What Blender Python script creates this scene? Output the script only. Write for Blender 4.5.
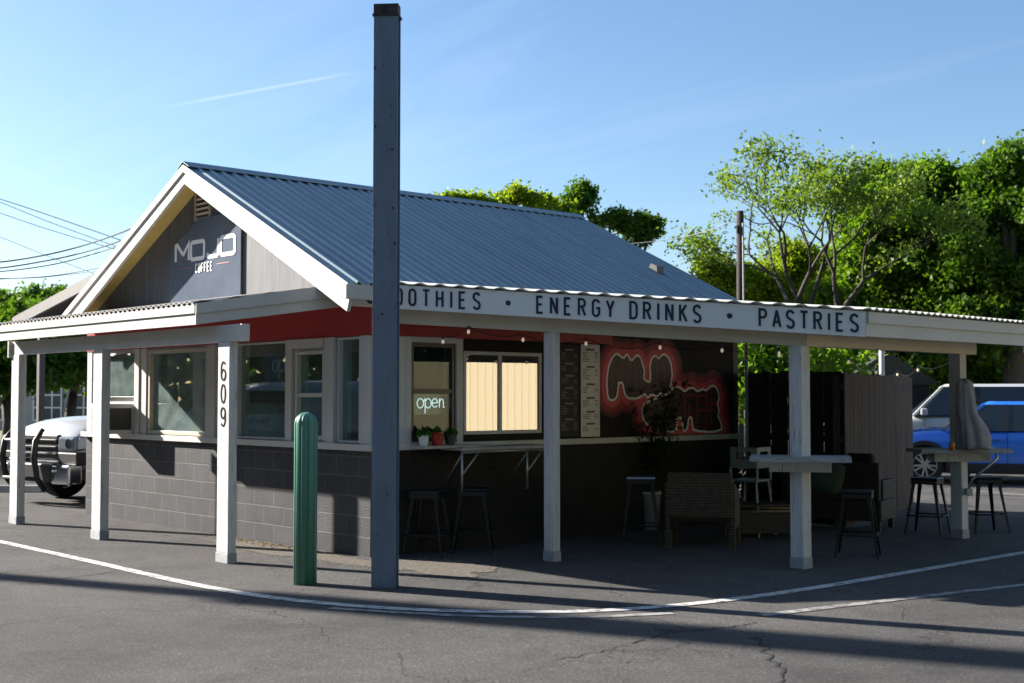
import bpy, bmesh, math, random
import numpy as np
from mathutils import Vector, Matrix
from math import radians, sin, cos, pi, atan, sqrt

for o in list(bpy.data.objects): bpy.data.objects.remove(o)
scene = bpy.context.scene
COL = scene.collection

# ------------------------------------------------------------------ camera
CAMP = (10.58, -7.69, 1.6); TH = radians(47.8); PITCH = atan(55.5/1300); FPX = 1300.0
cd = bpy.data.cameras.new('camera'); cam = bpy.data.objects.new('camera', cd); COL.objects.link(cam)
cam.location = CAMP; cam.rotation_euler = (radians(90)+PITCH, 0, TH)
cd.sensor_width = 36; cd.lens = FPX/1024*36; cd.clip_end = 3000; cd.clip_start = .05
cd.dof.use_dof = True; cd.dof.focus_distance = 13.0; cd.dof.aperture_fstop = 2.8
scene.camera = cam
# ------------------------------------------------------------------ light
SUN_EL = radians(24.0); SDX, SDY = .926, .377          # horizontal direction in which shadows fall
sl = bpy.data.lights.new('sun', 'SUN'); sun = bpy.data.objects.new('sun', sl); COL.objects.link(sun)
sl.energy = 5.0; sl.angle = radians(.53); sl.color = (1.0, .92, .82)
sun.rotation_euler = Vector((SDX*cos(SUN_EL), SDY*cos(SUN_EL), -sin(SUN_EL))).to_track_quat('-Z', 'Y').to_euler()
sun.location = (-10, -5, 12)
w = bpy.data.worlds.new("World"); scene.world = w; w.use_nodes = True
nt = w.node_tree; nd = nt.nodes; lk = nt.links
bg = nd['Background']; bg.inputs[1].default_value = .056
sky = nd.new('ShaderNodeTexSky'); sky.sky_type = 'NISHITA'; sky.sun_disc = False
sky.sun_elevation = SUN_EL; sky.sun_rotation = math.atan2(-SDX, -SDY)
sky.altitude = 300; sky.air_density = 1.0; sky.dust_density = .9; sky.ozone_density = 3.0
tc = nd.new('ShaderNodeTexCoord'); sep = nd.new('ShaderNodeSeparateXYZ'); lk.new(tc.outputs['Generated'], sep.inputs[0])
# thin cirrus: noise on the sky dome projected to a high plane
dv = nd.new('ShaderNodeMath'); dv.operation = 'ADD'; dv.inputs[1].default_value = .12; lk.new(sep.outputs[2], dv.inputs[0])
def mth(op, a, b):
    m = nd.new('ShaderNodeMath'); m.operation = op
    for i, v in enumerate((a, b)):
        if isinstance(v, (int, float)): m.inputs[i].default_value = v
        else: lk.new(v, m.inputs[i])
    return m.outputs[0]
cx = mth('DIVIDE', sep.outputs[0], dv.outputs[0]); cy = mth('DIVIDE', sep.outputs[1], dv.outputs[0])
cmb = nd.new('ShaderNodeCombineXYZ'); lk.new(cx, cmb.inputs[0]); lk.new(cy, cmb.inputs[1])
mp = nd.new('ShaderNodeMapping'); mp.inputs['Rotation'].default_value = (0, 0, radians(35)); mp.inputs['Scale'].default_value = (.35, 1.3, 1)
lk.new(cmb.outputs[0], mp.inputs[0])
nz = nd.new('ShaderNodeTexNoise'); nz.inputs['Scale'].default_value = 1.1; nz.inputs['Detail'].default_value = 7; nz.inputs['Roughness'].default_value = .62; nz.inputs['Distortion'].default_value = .6
lk.new(mp.outputs[0], nz.inputs['Vector'])
rp = nd.new('ShaderNodeValToRGB'); rp.color_ramp.elements[0].position = .50; rp.color_ramp.elements[1].position = .85
lk.new(nz.outputs[0], rp.inputs[0])
cf = mth('ADD', mth('MULTIPLY', rp.outputs[0], .16), .05)
# contrail: a thin streak along a great circle
def vray(px, py):
    FW = Vector((-sin(TH)*cos(PITCH), cos(TH)*cos(PITCH), sin(PITCH))); R = Vector((cos(TH), sin(TH), 0)); U = Vector((sin(TH)*sin(PITCH), -cos(TH)*sin(PITCH), cos(PITCH)))
    return FPX*FW + (px-512)*R + (341.5-py)*U
a_, b_ = vray(165, 107).normalized(), vray(357, 72).normalized()
nrm = a_.cross(b_).normalized(); mid = (a_+b_).normalized(); tang = (b_-a_).normalized()
def dotn(v):
    d = nd.new('ShaderNodeVectorMath'); d.operation = 'DOT_PRODUCT'; lk.new(tc.outputs['Generated'], d.inputs[0]); d.inputs[1].default_value = v; return d.outputs['Value']
dist = mth('ABSOLUTE', dotn(nrm), 0); across = mth('SUBTRACT', 1.0, mth('MULTIPLY', dist, 620.0)); across = mth('MAXIMUM', across, 0.0)
al = mth('ABSOLUTE', dotn(tang), 0); along = mth('MAXIMUM', mth('SUBTRACT', 1.0, mth('MULTIPLY', al, 1/.078)), 0.0); along = mth('MINIMUM', mth('MULTIPLY', along, 2.0), 1.0)
front = mth('GREATER_THAN', dotn(mid), .5)
ct = mth('MULTIPLY', mth('MULTIPLY', mth('MULTIPLY', across, along), front), .22)
cloud = mth('MINIMUM', mth('ADD', cf, ct), 1.0)
mix = nd.new('ShaderNodeMix'); mix.data_type = 'RGBA'; lk.new(cloud, mix.inputs['Factor']); lk.new(sky.outputs[0], mix.inputs['A'])
mix.inputs['B'].default_value = (6.6, 7.1, 7.8, 1); hs = nd.new('ShaderNodeHueSaturation'); hs.inputs['Saturation'].default_value = 1.15; lk.new(mix.outputs['Result'], hs.inputs['Color']); lk.new(hs.outputs[0], bg.inputs[0])

scene.view_settings.view_transform = 'Standard'; scene.view_settings.look = 'None'
scene.view_settings.gamma = 1; scene.view_settings.exposure = 1.72
scene.render.engine = 'CYCLES'; scene.cycles.max_bounces = 7; scene.cycles.transparent_max_bounces = 12
scene.cycles.use_denoising = True; scene.cycles.sample_clamp_indirect = 6

# ------------------------------------------------------------------ helpers
def ong(px, py, z=0):
    r = vray(px, py); t = (z-CAMP[2])/r.z; return Vector(CAMP)+t*r
def onp(px, py, ax, v):
    r = vray(px, py); t = (v-CAMP[ax])/r[ax]; return Vector(CAMP)+t*r
def atd(px, py, d):
    r = vray(px, py); h = -r.x*sin(TH)+r.y*cos(TH); return Vector(CAMP)+(d/h)*r
FWH = Vector((-sin(TH), cos(TH), 0)); RT = Vector((cos(TH), sin(TH), 0))
def gx(px): return onp(px, 400, 1, 0).x
def sy(px): return onp(px, 400, 0, 0).y

class MB:
    def __init__(s): s.v = []; s.f = []; s.m = []; s.mi = 0
    def add(s, vs, fs):
        b = len(s.v); s.v += [tuple(v) for v in vs]; s.f += [tuple(i+b for i in f) for f in fs]; s.m += [s.mi]*len(fs); return s
    def box(s, x0, x1, y0, y1, z0, z1, M=None):
        vs = [Vector((x, y, z)) for x in (x0, x1) for y in (y0, y1) for z in (z0, z1)]
        if M is not None: vs = [M @ v for v in vs]
        return s.add(vs, [(0,1,3,2),(4,6,7,5),(0,4,5,1),(2,3,7,6),(0,2,6,4),(1,5,7,3)])
    def beam(s, a, b, w, h, up=(0,0,1)):
        a = Vector(a); b = Vector(b); d = (b-a).normalized(); up = Vector(up)
        if abs(d.dot(up)) > .99: up = Vector((0,1,0))
        sd = d.cross(up).normalized(); u = sd.cross(d).normalized()
        vs = [p+sd*(w/2*i)+u*(h/2*j) for p in (a, b) for i in (-1,1) for j in (-1,1)]
        return s.add(vs, [(0,1,3,2),(4,6,7,5),(0,4,5,1),(2,3,7,6),(0,2,6,4),(1,5,7,3)])
    def tube(s, pts, r, n=8, close=False, caps=True):
        pts = [Vector(p) for p in pts]; N = len(pts); rs = r if isinstance(r, (list, tuple)) else [r]*N
        b = []; prev = None
        for i in range(N):
            d = (pts[(i+1) % N]-pts[i-1]) if (close or 0 < i < N-1) else (pts[1]-pts[0] if i == 0 else pts[-1]-pts[-2])
            d.normalize()
            if prev is None: u = d.orthogonal().normalized()
            else:
                u = prev-d*prev.dot(d)
                u = u.normalized() if u.length > 1e-6 else d.orthogonal().normalized()
            prev = u; q = d.cross(u)
            b += [pts[i]+(u*cos(2*pi*k/n)+q*sin(2*pi*k/n))*rs[i] for k in range(n)]
        fs = []
        for i in range(N if close else N-1):
            j = (i+1) % N
            fs += [(i*n+k, i*n+(k+1) % n, j*n+(k+1) % n, j*n+k) for k in range(n)]
        if caps and not close: fs += [tuple(range(n-1, -1, -1)), tuple((N-1)*n+k for k in range(n))]
        return s.add(b, fs)
    def lathe(s, prof, n=24, o=(0,0,0), rad=None, caps=True):
        b = []; 
        for r, z in prof:
            for k in range(n):
                a = 2*pi*k/n; rr = r*(rad(a) if rad else 1); b.append((o[0]+rr*cos(a), o[1]+rr*sin(a), o[2]+z))
        N = len(prof)
        fs = [(i*n+k, i*n+(k+1) % n, (i+1)*n+(k+1) % n, (i+1)*n+k) for i in range(N-1) for k in range(n)]
        if caps: fs += [tuple(range(n-1, -1, -1)), tuple((N-1)*n+k for k in range(n))]
        return s.add(b, fs)
    def prism(s, poly, d, f=None):
        """poly: list of 3D points, extruded by vector d"""
        d = Vector(d); n = len(poly); vs = [Vector(p) for p in poly]; vs += [p+d for p in vs]
        return s.add(vs, [tuple(range(n-1,-1,-1)), tuple(range(n, 2*n))]+[(i, (i+1) % n, n+(i+1) % n, n+i) for i in range(n)])
    def build(s, name, mats, parent=None, smooth=False, bevel=0, sub=0, loc=None):
        me = bpy.data.meshes.new(name); me.from_pydata(s.v, [], s.f)
        mats = mats if isinstance(mats, (list, tuple)) else [mats]
        for m in mats: me.materials.append(m)
        if len(mats) > 1: me.polygons.foreach_set('material_index', s.m)
        bm = bmesh.new(); bm.from_mesh(me); bmesh.ops.recalc_face_normals(bm, faces=bm.faces); bm.to_mesh(me); bm.free()
        if smooth: me.polygons.foreach_set('use_smooth', [True]*len(me.polygons))
        o = bpy.data.objects.new(name, me); COL.objects.link(o)
        if parent is not None: o.parent = parent
        if loc is not None: o.location = loc
        if bevel:
            b = o.modifiers.new('b', 'BEVEL'); b.width = bevel; b.segments = 2; b.limit_method = 'ANGLE'; b.angle_limit = radians(40)
        if sub:
            b = o.modifiers.new('s', 'SUBSURF'); b.levels = sub; b.render_levels = sub
        return o
def tag(o, label=None, cat=None, group=None, kind=None):
    if label: o['label'] = label
    if cat: o['category'] = cat
    if group: o['group'] = group
    if kind: o['kind'] = kind
    return o
def thing(name, label, cat, loc=(0,0,0), rz=0, group=None):
    o = bpy.data.objects.new(name, None); COL.objects.link(o); o.location = loc; o.rotation_euler = (0,0,rz); o.empty_display_size = .2
    return tag(o, label, cat, group)
def copy_thing(src, loc, rz, label, parts=True):
    c = src.copy(); COL.objects.link(c); c.location = loc; c.rotation_euler = (0,0,rz); c['label'] = label
    def rec(a, b):
        for ch in list(a.children):
            d = ch.copy(); COL.objects.link(d); d.parent = b; rec(ch, d)
    rec(src, c); return c

# ------------------------------------------------------------------ materials
_M = {}
def mat(name, col, rough=.6, metal=0, var=0, vscale=6, col2=None, thr=(.45,.6), bump=0, bscale=40, spec=.5, emit=0, coat=0, stretch=(1,1,1), fine=0):
    if name in _M: return _M[name]
    m = bpy.data.materials.new(name); m.use_nodes = True; n = m.node_tree.nodes; l = m.node_tree.links
    p = n['Principled BSDF']; p.inputs['Base Color'].default_value = (*col, 1); p.inputs['Roughness'].default_value = rough
    p.inputs['Metallic'].default_value = metal; p.inputs['Specular IOR Level'].default_value = spec
    if coat: p.inputs['Coat Weight'].default_value = coat; p.inputs['Coat Roughness'].default_value = .05
    if emit: p.inputs['Emission Color'].default_value = (*col, 1); p.inputs['Emission Strength'].default_value = emit
    t = n.new('ShaderNodeTexCoord'); mpn = n.new('ShaderNodeMapping'); mpn.inputs['Scale'].default_value = stretch; l.new(t.outputs['Object'], mpn.inputs[0])
    cur = None
    def mixn(fac, a, b):
        x = n.new('ShaderNodeMix'); x.data_type = 'RGBA'
        for key, v in (('Factor', fac), ('A', a), ('B', b)):
            if isinstance(v, tuple): x.inputs[key].default_value = (*v, 1)
            elif isinstance(v, float): x.inputs[key].default_value = v
            else: l.new(v, x.inputs[key])
        return x.outputs['Result']
    cur = col
    if var:
        a = n.new('ShaderNodeTexNoise'); a.inputs['Scale'].default_value = vscale; a.inputs['Detail'].default_value = 8; a.inputs['Roughness'].default_value = .65; l.new(mpn.outputs[0], a.inputs['Vector'])
        r = n.new('ShaderNodeMapRange'); r.inputs[1].default_value = .3; r.inputs[2].default_value = .7; l.new(a.outputs[0], r.inputs[0])
        cur = mixn(r.outputs[0], tuple(c*(1-var) for c in col), tuple(min(1, c*(1+var)) for c in col))
    if col2:
        a = n.new('ShaderNodeTexNoise'); a.inputs['Scale'].default_value = vscale*2.3; a.inputs['Detail'].default_value = 10; a.inputs['Roughness'].default_value = .7; l.new(mpn.outputs[0], a.inputs['Vector'])
        r = n.new('ShaderNodeMapRange'); r.inputs[1].default_value = thr[0]; r.inputs[2].default_value = thr[1]; l.new(a.outputs[0], r.inputs[0])
        cur = mixn(r.outputs[0], cur, col2)
    if not isinstance(cur, tuple): l.new(cur, p.inputs['Base Color'])
    if bump:
        a = n.new('ShaderNodeTexNoise'); a.inputs['Scale'].default_value = bscale; a.inputs['Detail'].default_value = 5; l.new(mpn.outputs[0], a.inputs['Vector'])
        b = n.new('ShaderNodeBump'); b.inputs['Strength'].default_value = bump; b.inputs['Distance'].default_value = .01; l.new(a.outputs[0], b.inputs['Height']); l.new(b.outputs[0], p.inputs['Normal'])
    _M[name] = m; return m

def block_mat(name, col, mort, ax, bw=.4, bh=.2, ms=.008, bumpd=.6):
    m = bpy.data.materials.new(name); m.use_nodes = True; n = m.node_tree.nodes; l = m.node_tree.links; p = n['Principled BSDF']
    t = n.new('ShaderNodeTexCoord'); s = n.new('ShaderNodeSeparateXYZ'); l.new(t.outputs['Object'], s.inputs[0])
    c = n.new('ShaderNodeCombineXYZ'); l.new(s.outputs[ax], c.inputs[0]); l.new(s.outputs[2], c.inputs[1])
    b = n.new('ShaderNodeTexBrick'); b.inputs['Scale'].default_value = 1; b.inputs['Brick Width'].default_value = bw; b.inputs['Row Height'].default_value = bh
    b.inputs['Mortar Size'].default_value = ms; b.inputs['Mortar Smooth'].default_value = .3; b.inputs['Bias'].default_value = 0
    b.inputs['Color1'].default_value = (*[x*.86 for x in col], 1); b.inputs['Color2'].default_value = (*[x*1.14 for x in col], 1); b.inputs['Mortar'].default_value = (*mort, 1)
    l.new(c.outputs[0], b.inputs['Vector'])
    nz_ = n.new('ShaderNodeTexNoise'); nz_.inputs['Scale'].default_value = 3; nz_.inputs['Detail'].default_value = 9; nz_.inputs['Roughness'].default_value = .7; l.new(t.outputs['Object'], nz_.inputs['Vector'])
    mr = n.new('ShaderNodeMapRange'); mr.inputs[1].default_value = .3; mr.inputs[2].default_value = .7; mr.inputs[3].default_value = .75; mr.inputs[4].default_value = 1.25; l.new(nz_.outputs[0], mr.inputs[0])
    x = n.new('ShaderNodeMix'); x.data_type = 'RGBA'; x.blend_type = 'MULTIPLY'; x.inputs['Factor'].default_value = 1; l.new(b.outputs[0], x.inputs['A']); l.new(mr.outputs[0], x.inputs['B']); l.new(x.outputs['Result'], p.inputs['Base Color'])
    nf = n.new('ShaderNodeTexNoise'); nf.inputs['Scale'].default_value = 60; nf.inputs['Detail'].default_value = 4; l.new(t.outputs['Object'], nf.inputs['Vector'])
    sb = n.new('ShaderNodeMath'); sb.operation = 'MULTIPLY_ADD'; l.new(b.outputs['Fac'], sb.inputs[0]); sb.inputs[1].default_value = -1.2; l.new(nf.outputs[0], sb.inputs[2])
    bp = n.new('ShaderNodeBump'); bp.inputs['Strength'].default_value = bumpd; bp.inputs['Distance'].default_value = .008; l.new(sb.outputs[0], bp.inputs['Height']); l.new(bp.outputs[0], p.inputs['Normal'])
    p.inputs['Roughness'].default_value = .65; p.inputs['Specular IOR Level'].default_value = .2
    return m
def glass_mat(name, refl=.0, tint=(.75,.88,.86), dust=.05):
    m = bpy.data.materials.new(name); m.use_nodes = True; n = m.node_tree.nodes; l = m.node_tree.links; n.remove(n['Principled BSDF']); out = n['Material Output']
    tr = n.new('ShaderNodeBsdfTransparent'); tr.inputs[0].default_value = (*tint, 1)
    gl = n.new('ShaderNodeBsdfGlossy'); gl.inputs['Roughness'].default_value = .01; gl.inputs[0].default_value = (1,1,1,1)
    df = n.new('ShaderNodeBsdfDiffuse'); df.inputs[0].default_value = (.62,.72,.72,1)
    t = n.new('ShaderNodeTexCoord'); nz_ = n.new('ShaderNodeTexNoise'); nz_.inputs['Scale'].default_value = 5; nz_.inputs['Detail'].default_value = 6; l.new(t.outputs['Object'], nz_.inputs['Vector'])
    ml = n.new('ShaderNodeMath'); ml.operation = 'MULTIPLY'; l.new(nz_.outputs[0], ml.inputs[0]); ml.inputs[1].default_value = dust*2
    m1 = n.new('ShaderNodeMixShader'); l.new(ml.outputs[0], m1.inputs[0]); l.new(tr.outputs[0], m1.inputs[1]); l.new(df.outputs[0], m1.inputs[2])
    lw = n.new('ShaderNodeLayerWeight'); lw.inputs[0].default_value = .5; pw = n.new('ShaderNodeMath'); pw.operation = 'POWER'; l.new(lw.outputs['Facing'], pw.inputs[0]); pw.inputs[1].default_value = 4
    ad = n.new('ShaderNodeMath'); ad.operation = 'MULTIPLY_ADD'; l.new(pw.outputs[0], ad.inputs[0]); ad.inputs[1].default_value = .8; ad.inputs[2].default_value = refl; ad.use_clamp = True
    m2 = n.new('ShaderNodeMixShader'); l.new(ad.outputs[0], m2.inputs[0]); l.new(m1.outputs[0], m2.inputs[1]); l.new(gl.outputs[0], m2.inputs[2]); l.new(m2.outputs[0], out.inputs[0])
    return m
def asphalt_mat():
    m = bpy.data.materials.new('asphalt'); m.use_nodes = True; n = m.node_tree.nodes; l = m.node_tree.links; p = n['Principled BSDF']
    t = n.new('ShaderNodeTexCoord'); P = t.outputs['Object']
    def noise(s, d=6, r=.6, dist=0):
        a = n.new('ShaderNodeTexNoise'); a.inputs['Scale'].default_value = s; a.inputs['Detail'].default_value = d; a.inputs['Roughness'].default_value = r; a.inputs['Distortion'].default_value = dist; l.new(P, a.inputs['Vector']); return a.outputs[0]
    def rng(x, a, b, c, d):
        q = n.new('ShaderNodeMapRange'); q.inputs[1].default_value = a; q.inputs[2].default_value = b; q.inputs[3].default_value = c; q.inputs[4].default_value = d; l.new(x, q.inputs[0]); return q.outputs[0]
    def mul(a, b):
        q = n.new('ShaderNodeMath'); q.operation = 'MULTIPLY'; l.new(a, q.inputs[0])
        if isinstance(b, float): q.inputs[1].default_value = b
        else: l.new(b, q.inputs[1])
        return q.outputs[0]
    big = rng(noise(.35, 8, .65, .5), .3, .7, .7, 1.28); med = rng(noise(2.6, 8, .7), .3, .7, .86, 1.14); fine = rng(noise(55, 5, .8), .32, .68, .45, 1.55)
    v = n.new('ShaderNodeTexVoronoi'); v.inputs['Scale'].default_value = 95; l.new(P, v.inputs['Vector']); 
    sc = n.new('ShaderNodeSeparateColor'); l.new(v.outputs['Color'], sc.inputs[0]); st = rng(sc.outputs[0], .84, .95, 1.0, 2.0)
    dk = mul(rng(noise(.9, 9, .75, .3), .52, .68, 1.0, .55), rng(noise(.22, 6, .6, 1.5), .50, .56, 1.0, .84))
    f = mul(mul(mul(mul(big, med), fine), st), dk)
    # hairline cracks
    vc = n.new('ShaderNodeTexVoronoi'); vc.feature = 'DISTANCE_TO_EDGE'; vc.inputs['Scale'].default_value = .28
    nw = n.new('ShaderNodeTexNoise'); nw.inputs['Scale'].default_value = 1.6; nw.inputs['Detail'].default_value = 6; l.new(P, nw.inputs['Vector'])
    va = n.new('ShaderNodeVectorMath'); va.operation = 'MULTIPLY_ADD'; l.new(nw.outputs['Color'], va.inputs[0]); va.inputs[1].default_value = (1.3,1.3,0); l.new(P, va.inputs[2]); l.new(va.outputs[0], vc.inputs['Vector'])
    cr = rng(vc.outputs['Distance'], .0, .0035, .35, 1.0)
    f = mul(f, cr)
    c = n.new('ShaderNodeMix'); c.data_type = 'RGBA'; c.blend_type = 'MULTIPLY'; c.inputs['Factor'].default_value = 1; c.inputs['A'].default_value = (.094,.092,.091,1); l.new(f, c.inputs['B'])
    l.new(c.outputs['Result'], p.inputs['Base Color']); p.inputs['Roughness'].default_value = .85; p.inputs['Specular IOR Level'].default_value = .3
    b = n.new('ShaderNodeBump'); b.inputs['Strength'].default_value = .8; b.inputs['Distance'].default_value = .012; l.new(f, b.inputs['Height']); l.new(b.outputs[0], p.inputs['Normal'])
    return m
def leaf_mat(name, c1, c2, tl=.45):
    m = bpy.data.materials.new(name); m.use_nodes = True; n = m.node_tree.nodes; l = m.node_tree.links; n.remove(n['Principled BSDF']); out = n['Material Output']
    t = n.new('ShaderNodeTexCoord'); a = n.new('ShaderNodeTexNoise'); a.inputs['Scale'].default_value = 2.2; a.inputs['Detail'].default_value = 8; a.inputs['Roughness'].default_value = .8; l.new(t.outputs['Object'], a.inputs['Vector'])
    r = n.new('ShaderNodeMapRange'); r.inputs[1].default_value = .35; r.inputs[2].default_value = .65; l.new(a.outputs[0], r.inputs[0])
    x = n.new('ShaderNodeMix'); x.data_type = 'RGBA'; l.new(r.outputs[0], x.inputs['Factor']); x.inputs['A'].default_value = (*c1,1); x.inputs['B'].default_value = (*c2,1)
    d = n.new('ShaderNodeBsdfDiffuse'); tn = n.new('ShaderNodeBsdfTranslucent'); g = n.new('ShaderNodeBsdfGlossy'); g.inputs['Roughness'].default_value = .45; g.inputs[0].default_value = (.5,.5,.5,1)
    l.new(x.outputs['Result'], d.inputs[0])
    h = n.new('ShaderNodeMix'); h.data_type = 'RGBA'; h.blend_type = 'MULTIPLY'; h.inputs['Factor'].default_value = 1; l.new(x.outputs['Result'], h.inputs['A']); h.inputs['B'].default_value = (1.5,1.5,.6,1); l.new(h.outputs['Result'], tn.inputs[0])
    m1 = n.new('ShaderNodeMixShader'); m1.inputs[0].default_value = tl; l.new(d.outputs[0], m1.inputs[1]); l.new(tn.outputs[0], m1.inputs[2])
    m2 = n.new('ShaderNodeMixShader'); m2.inputs[0].default_value = .03; l.new(m1.outputs[0], m2.inputs[1]); l.new(g.outputs[0], m2.inputs[2]); l.new(m2.outputs[0], out.inputs[0])
    return m
def wicker_mat(name, c):
    m = bpy.data.materials.new(name); m.use_nodes = True; n = m.node_tree.nodes; l = m.node_tree.links; p = n['Principled BSDF']
    t = n.new('ShaderNodeTexCoord'); s = n.new('ShaderNodeSeparateXYZ'); l.new(t.outputs['Object'], s.inputs[0])
    ad = n.new('ShaderNodeMath'); l.new(s.outputs[0], ad.inputs[0]); l.new(s.outputs[1], ad.inputs[1])
    cc = n.new('ShaderNodeCombineXYZ'); l.new(ad.outputs[0], cc.inputs[0]); l.new(s.outputs[2], cc.inputs[1])
    b = n.new('ShaderNodeTexBrick'); b.inputs['Scale'].default_value = 1; b.inputs['Brick Width'].default_value = .045; b.inputs['Row Height'].default_value = .03; b.inputs['Mortar Size'].default_value = .004; b.inputs['Mortar Smooth'].default_value = .5
    b.inputs['Color1'].default_value = (*c,1); b.inputs['Color2'].default_value = (*[k*.6 for k in c],1); b.inputs['Mortar'].default_value = (*[k*.12 for k in c],1); l.new(cc.outputs[0], b.inputs['Vector'])
    l.new(b.outputs[0], p.inputs['Base Color']); p.inputs['Roughness'].default_value = .6
    bp = n.new('ShaderNodeBump'); bp.invert = True; bp.inputs['Distance'].default_value = .01; l.new(b.outputs['Fac'], bp.inputs['Height']); l.new(bp.outputs[0], p.inputs['Normal'])
    return m

white = mat('painted_white_wood', (.50,.49,.47), .55, var=.07, vscale=3, col2=(.42,.40,.37), thr=(.60,.72), bump=.25, bscale=30, stretch=(1,1,.25))
white_dirty = mat('weathered_white_post', (.51,.51,.51), .6, var=.16, vscale=6, col2=(.17,.165,.16), thr=(.58,.66), bump=.7, bscale=25, stretch=(3,3,.25))
white_clean = mat('white_board', (.74,.75,.77), .4, var=.03, vscale=2)
cream = mat('cream_paint', (.50,.455,.37), .55, var=.08, vscale=3, bump=.15, bscale=20)
soffit_m = mat('yellow_soffit', (.60,.45,.15), .6, var=.1, vscale=3)
trim_grey = mat('grey_window_trim', (.50,.49,.50), .5, var=.08, vscale=5)
tan_frame = mat('tan_window_frame', (.45,.41,.34), .5, var=.08)
red = mat('red_band', (.36,.012,.015), .45, var=.12, vscale=3)
black_paint = mat('black_paint', (.014,.014,.015), .45, var=.3, vscale=4, bump=.3, bscale=20)
dark_sash = mat('dark_sash', (.02,.02,.02), .35)
gable_board = mat('grey_board_siding', (.098,.106,.125), .7, var=.3, vscale=2, col2=(.165,.172,.19), thr=(.5,.75), bump=.4, bscale=20, stretch=(6,6,.3))
sign_blue = mat('blue_grey_sign', (.12,.15,.205), .22, var=.2, vscale=1.5, spec=.6)
roof_metal = mat('galvanised_roof', (.205,.285,.32), .40, metal=.5, var=.18, vscale=2, stretch=(.25,2.5,.25), col2=(.26,.32,.34), thr=(.45,.7))
sheet_metal = mat('canopy_sheet', (.62,.61,.56), .45, metal=.25, var=.1, vscale=2)
steel = mat('blue_grey_steel', (.165,.205,.28), .5, metal=.2, var=.15, vscale=3, col2=(.07,.075,.10), thr=(.58,.68), bump=.2, bscale=40, stretch=(2,2,.6))
rust = mat('rusty_steel', (.05,.04,.035), .7, var=.4, vscale=20)
green_pl = mat('green_plastic', (.075,.225,.17), .42, var=.12, vscale=4, col2=(.04,.10,.08), thr=(.63,.70), spec=.5)
black_metal = mat('black_metal', (.012,.013,.016), .35, metal=.3)
grey_metal = mat('grey_tube', (.42,.42,.43), .35, metal=.7)
letter_navy = mat('navy_lettering', (.012,.02,.05), .4)
white_letter = mat('white_lettering', (.85,.85,.85), .4)
black_letter = mat('black_numerals', (.02,.02,.022), .3)
asphalt = asphalt_mat()
paint_line = mat('road_paint', (.50,.50,.49), .7, var=.15, vscale=4, col2=(.12,.12,.115), thr=(.50,.62), bump=.3, bscale=60)
paint_worn = mat('worn_road_paint', (.30,.30,.29), .8, var=.1, vscale=3, col2=(.125,.12,.118), thr=(.46,.56))
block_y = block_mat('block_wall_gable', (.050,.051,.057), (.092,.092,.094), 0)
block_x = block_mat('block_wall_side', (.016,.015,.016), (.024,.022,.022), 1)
G = glass_mat('window_glass', .055, (.72,.84,.82), .05)
G_dusty = glass_mat('dusty_glass', .045, (.62,.82,.80), .15)
G_film = glass_mat('mirror_film_glass', .31, (.3,.3,.3), .02)
neon_m = mat('neon_tube', (.85,.92,1.0), .3, emit=.30)
bulb_m = mat('bulb_glow', (.80,.68,.52), .2, emit=.12)
neon_off = mat('unlit_glass_tube', (.62,.66,.68), .2)

# ------------------------------------------------------------------ stroke lettering
def arc(cx, cy, rx, ry, a0, a1, n=8): return [(cx+rx*cos(radians(a0+(a1-a0)*i/n)), cy+ry*sin(radians(a0+(a1-a0)*i/n))) for i in range(n+1)]
WD = .46
GL = {
 'S': [arc(.23,.77,.23,.23,20,180)+[(0,.72),(.05,.60),(.41,.40),(.46,.28)]+arc(.23,.23,.23,.23,0,-160)],
 'M': [[(0,0),(0,1)],[(0,1),(.29,.35)],[(.29,.35),(.58,1)],[(.58,1),(.58,0)]],
 'O': [arc(.23,.77,.23,.23,0,180)+arc(.23,.23,.23,.23,180,360)+[(.46,.77)]],
 'T': [[(-.02,1),(.48,1)],[(.23,1),(.23,0)]],
 'H': [[(0,0),(0,1)],[(.44,0),(.44,1)],[(0,.52),(.44,.52)]],
 'I': [[(.05,0),(.05,1)]],
 'E': [[(.40,1),(0,1),(0,0),(.40,0)],[(0,.52),(.34,.52)]],
 'F': [[(.40,1),(0,1),(0,0)],[(0,.5),(.34,.5)]],
 'N': [[(0,0),(0,1)],[(0,1),(.44,0)],[(.44,0),(.44,1)]],
 'R': [[(0,0),(0,1),(.24,1)]+arc(.24,.77,.20,.23,90,-90)+[(0,.54)],[(.22,.54),(.46,0)]],
 'P': [[(0,0),(0,1),(.24,1)]+arc(.24,.76,.20,.24,90,-90)+[(0,.52)]],
 'G': [arc(.23,.77,.23,.23,15,180)+arc(.23,.23,.23,.23,180,360)+[(.46,.5),(.25,.5)]],
 'Y': [[(0,1),(.24,.45)],[(.48,1),(.24,.45)],[(.24,.45),(.24,0)]],
 'D': [[(0,0),(0,1),(.2,1)]+arc(.2,.74,.25,.26,90,0)+arc(.2,.26,.25,.26,0,-90)+[(0,0)]],
 'K': [[(0,0),(0,1)],[(.44,1),(0,.42)],[(.14,.6),(.46,0)]],
 'A': [[(0,0),(.24,1)],[(.24,1),(.48,0)],[(.08,.3),(.40,.3)]],
 'C': [arc(.23,.77,.23,.23,20,180)+arc(.23,.23,.23,.23,180,340)],
}
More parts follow.
